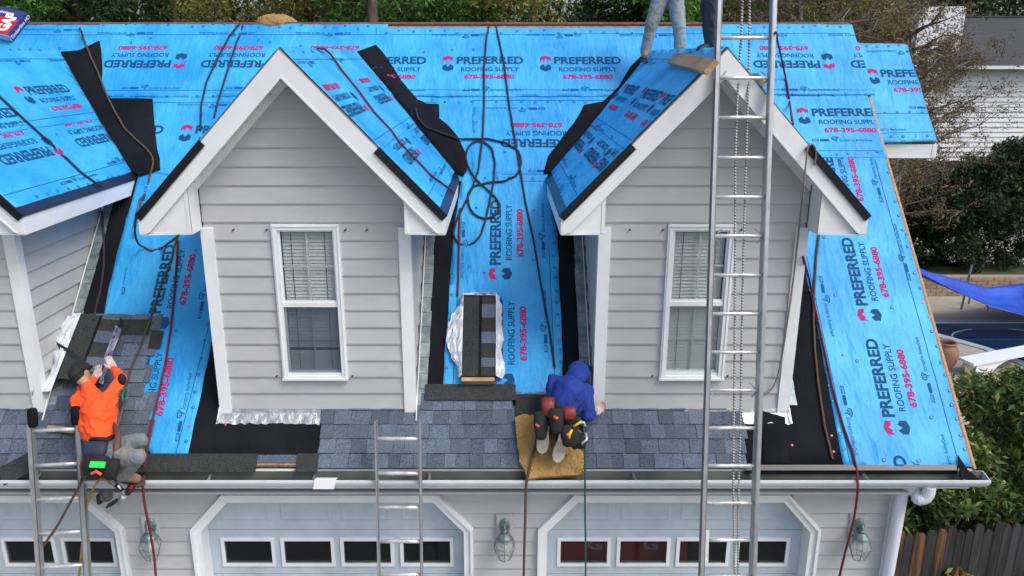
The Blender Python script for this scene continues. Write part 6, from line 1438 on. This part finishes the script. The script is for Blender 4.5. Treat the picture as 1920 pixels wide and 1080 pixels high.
RB = ropemat('black_tan_rope', (.012, .012, .014), (.2, .14, .06), 75, .62); RK = ropemat('black_rope', (.01, .01, .016), (.045, .04, .05) , 70); RR = ropemat('dark_red_rope', (.16, .012, .025), (.09, .01, .02), 80); RBR = ropemat('brown_rope', (.14, .075, .04), (.05, .03, .02), 75); RWB = ropemat('white_brown_rope', (.3, .27, .26), (.12, .07, .07), 75); RGN = ropemat('green_rope', (.01, .13, .11), (.01, .06, .06), 30); RLW = ropemat('white_black_rope', (.5, .5, .48), (.05, .05, .05), 38, .6); RYL = ropemat('yellow_hose', (.4, .26, .07), (.3, .2, .05), 5)
GG = 'ropes lying on the blue roof'
def rp(pts, r, m_, lab, extra=None, sub=2):
    q = drape(pts, r)
    if extra: q += extra
    return rope('rope', q, r, m_, lab, 'rope', GG, None, sub, 7)
HY = gy0 - .03
rp([(147, 41), (160, 80), (172, 110), (185, 138), (195, 165), (205, 188), (215, 208), (235, 243), (255, 262), (275, 280), (287, 297), (287, 315), (282, 330), (275, 350), (265, 375), (258, 400), (254, 425), (255, 445), (262, 460), (285, 471), (305, 466), (325, 452), (337, 440)], .012, RB, 'black and tan rope crossing the black valley felt and looping below the left dormer eave')
rp([(334, 441), (320, 495), (300, 545), (283, 598), (265, 650), (250, 685), (236, 728)], .011, RB, 'black and tan safety rope running down to the orange shirted worker')
rp([(-8, 178), (50, 232), (100, 277), (150, 325), (188, 352)], .012, RK, 'black rope lying diagonally over the leftmost dormer roof', [V(FP(192, 372, roofy(4.9) - 1.1)), ] if False else None)
rp([(192, 398), (196, 450), (196, 500), (190, 545), (181, 580), (177, 600)], .012, RK, 'black rope hanging down past the leftmost dormer into the black valley')
rp([(450, 46), (432, 68), (408, 112), (388, 155), (378, 200), (377, 246)], .012, RK, 'left strand of the dark rope pair hung over the ridge left of the left dormer')
rp([(456, 48), (442, 88), (424, 145), (410, 190), (402, 222)], .012, RK, 'right strand of the dark rope pair hung over the ridge left of the left dormer')
rp([(917, 50), (912, 75), (908, 130), (908, 200), (905, 262), (897, 320), (885, 355), (868, 390), (856, 415), (850, 440), (858, 455), (872, 460), (890, 455), (902, 440), (910, 415), (918, 380), (926, 340), (928, 305), (922, 280), (905, 267), (888, 268), (876, 282), (874, 300), (882, 322), (895, 340), (915, 358), (932, 375), (936, 392), (928, 405), (908, 411), (888, 402), (878, 382), (879, 362), (890, 350), (915, 344), (945, 341), (968, 330), (977, 308), (972, 285), (950, 270), (915, 262), (860, 262), (825, 250), (800, 240), (785, 225), (780, 205)], .012, RK, 'dark rope from the ridge lying in loose coils between the dormers')
rp([(930, 50), (945, 120), (955, 200), (972, 300), (985, 380), (1000, 450), (1015, 540), (1030, 620), (1040, 690)], .011, RK, 'dark safety rope from the ridge down to the blue hooded worker')
rp([(593, 93), (606, 94), (618, 104), (640, 135), (670, 172), (700, 213), (730, 245), (750, 272), (775, 298), (805, 330), (835, 352), (848, 362)], .011, RR, 'dark red rope lying down the right slope of the left dormer')
rp([(863, 392), (861, 440), (860, 520), (858, 556)], .011, RR, 'dark red rope running straight down to the top of the middle shingle bundle')
def hang(pts, y=HY): return [FP(u, v, y) for u, v in pts]
rp([(335, 452), (332, 500), (327, 560), (321, 620), (312, 680), (300, 735), (287, 790), (275, 850), (269, 888)], .012, RR, 'dark red rope running down left of the left dormer and over the gutter', hang([(268, 902), (268, 915), (272, 950), (282, 1000), (290, 1050), (293, 1100)]))
rp([(1453, 62), (1462, 100), (1475, 160), (1485, 232)], .012, RR, 'dark red rope lying on the blue roof just right of the tall ladder')
rp([(1504, 480), (1515, 520), (1530, 590), (1545, 660), (1560, 730), (1580, 800), (1598, 850), (1606, 885)], .012, RR, 'dark red rope on the right run of sheet hanging over the gutter at the right', hang([(1608, 903), (1608, 925), (1600, 980), (1585, 1035), (1572, 1090)]))
rp([(1535, 441), (1530, 480), (1526, 540), (1524, 600), (1527, 660), (1533, 720), (1545, 800), (1558, 855), (1560, 862)], .012, RBR, 'thin brown rope lying at the edge of the black felt right of the right dormer')
q_ = [V((p.x, p.y, p.z)) for p in [FP(1527, 310, YR - .02), FP(1530, 285, YR - .03), FP(1524, 271, YR - .04), FP(1515, 276, YR - .05), FP(1512, 300, YR - .05), FP(1506, 360, YR - .05), FP(1498, 430, YF - .1), FP(1488, 520, YF - .07), FP(1477, 600, YF - .06), FP(1464, 680, YF - .06), FP(1450, 725, YF - .05), FP(1430, 742, YF - .05)]]
rope('rope', q_, .0085, RWB, 'grey brown rope looped over the right rake of the right dormer, hanging down', 'rope', GG, sub=5)
rope('rope', [RP(1055, 815, .13), RP(1012, 812, .14), RP(1003, 838, .135), RP(995, 870, .14)] + hang([(988, 901), (986, 920), (985, 970), (983, 1030), (982, 1095)]), .013, RBR, 'brown rope hanging from the foam pad past the gutter', 'rope', GG)
rope('rope', [RP(1094, 795, .5), RP(1096, 830, .4), RP(1097, 870, .2)] + hang([(1097, 901), (1097, 960), (1098, 1020), (1098, 1095)]), .009, RGN, 'thin green rope hanging from the blue hooded worker past the gutter', 'rope', GG)
def onl(u, v, dy=.05):
    d = rayd(u, v); n = V((0, math.cos(math.radians(12.3)), -math.sin(math.radians(12.3)))); p0 = V((0, LP(3) + dy, 3)); return hit(u, v, p0, n)
for pts, lab in (([(1394, -60), (1390, 60), (1384, 160), (1379, 300), (1378, 480), (1377, 700), (1375, 900), (1378, 1100)], 'left halyard rope of the tall ladder'), ([(1406, -60), (1405, 60), (1402, 200), (1396, 400), (1391, 600), (1388, 800), (1384, 960), (1384, 1100)], 'right halyard rope of the tall ladder')):
    rope('halyard', [onl(u, v) for u, v in pts], .0095, RLW, lab, 'rope')
rope('air_hose', [FP(208, 907, HY - .08), FP(190, 898, HY - .05), FP(174, 918, HY - .03), FP(163, 950, HY), FP(158, 990, HY), FP(152, 1040, HY), FP(147, 1100, HY)], .011, RYL, 'yellow air hose hanging from the nail gun beside the left ladder', 'hose')
rope('rope', [FP(157, 885, HY + .05), FP(150, 908, HY - .08), FP(130, 945, HY - .11), FP(108, 985, HY - .12), FP(84, 1020, HY - .1), FP(71, 1045, HY - .08), FP(70, 1100, HY - .08)], .013, RBR, 'brown rope slung across the left ladder from the worker down to the left', 'rope', GG)
# rope grab and lanyard beside the orange shirted worker
lg = thing('rope_grab', RP(232, 740, .1), 'green rope grab and lanyard beside the orange shirted worker', 'rope grab'); g = MB(); g.tube([RP(236, 726, .1), RP(229, 735, .14), RP(230, 752, .15), RP(236, 750, .12), RP(237, 732, .1)], .012, 8); g.out('grab', [mat('green_metal', (.02, .2, .09), .4)], lg, True)
g = MB(); g.tube([RP(232, 750, .15), RP(228, 775, .25), RP(220, 800, .34)], .01, 8); g.out('lanyard', RBR, lg, True)
print('shingles', cntS, 'nails', cnt)
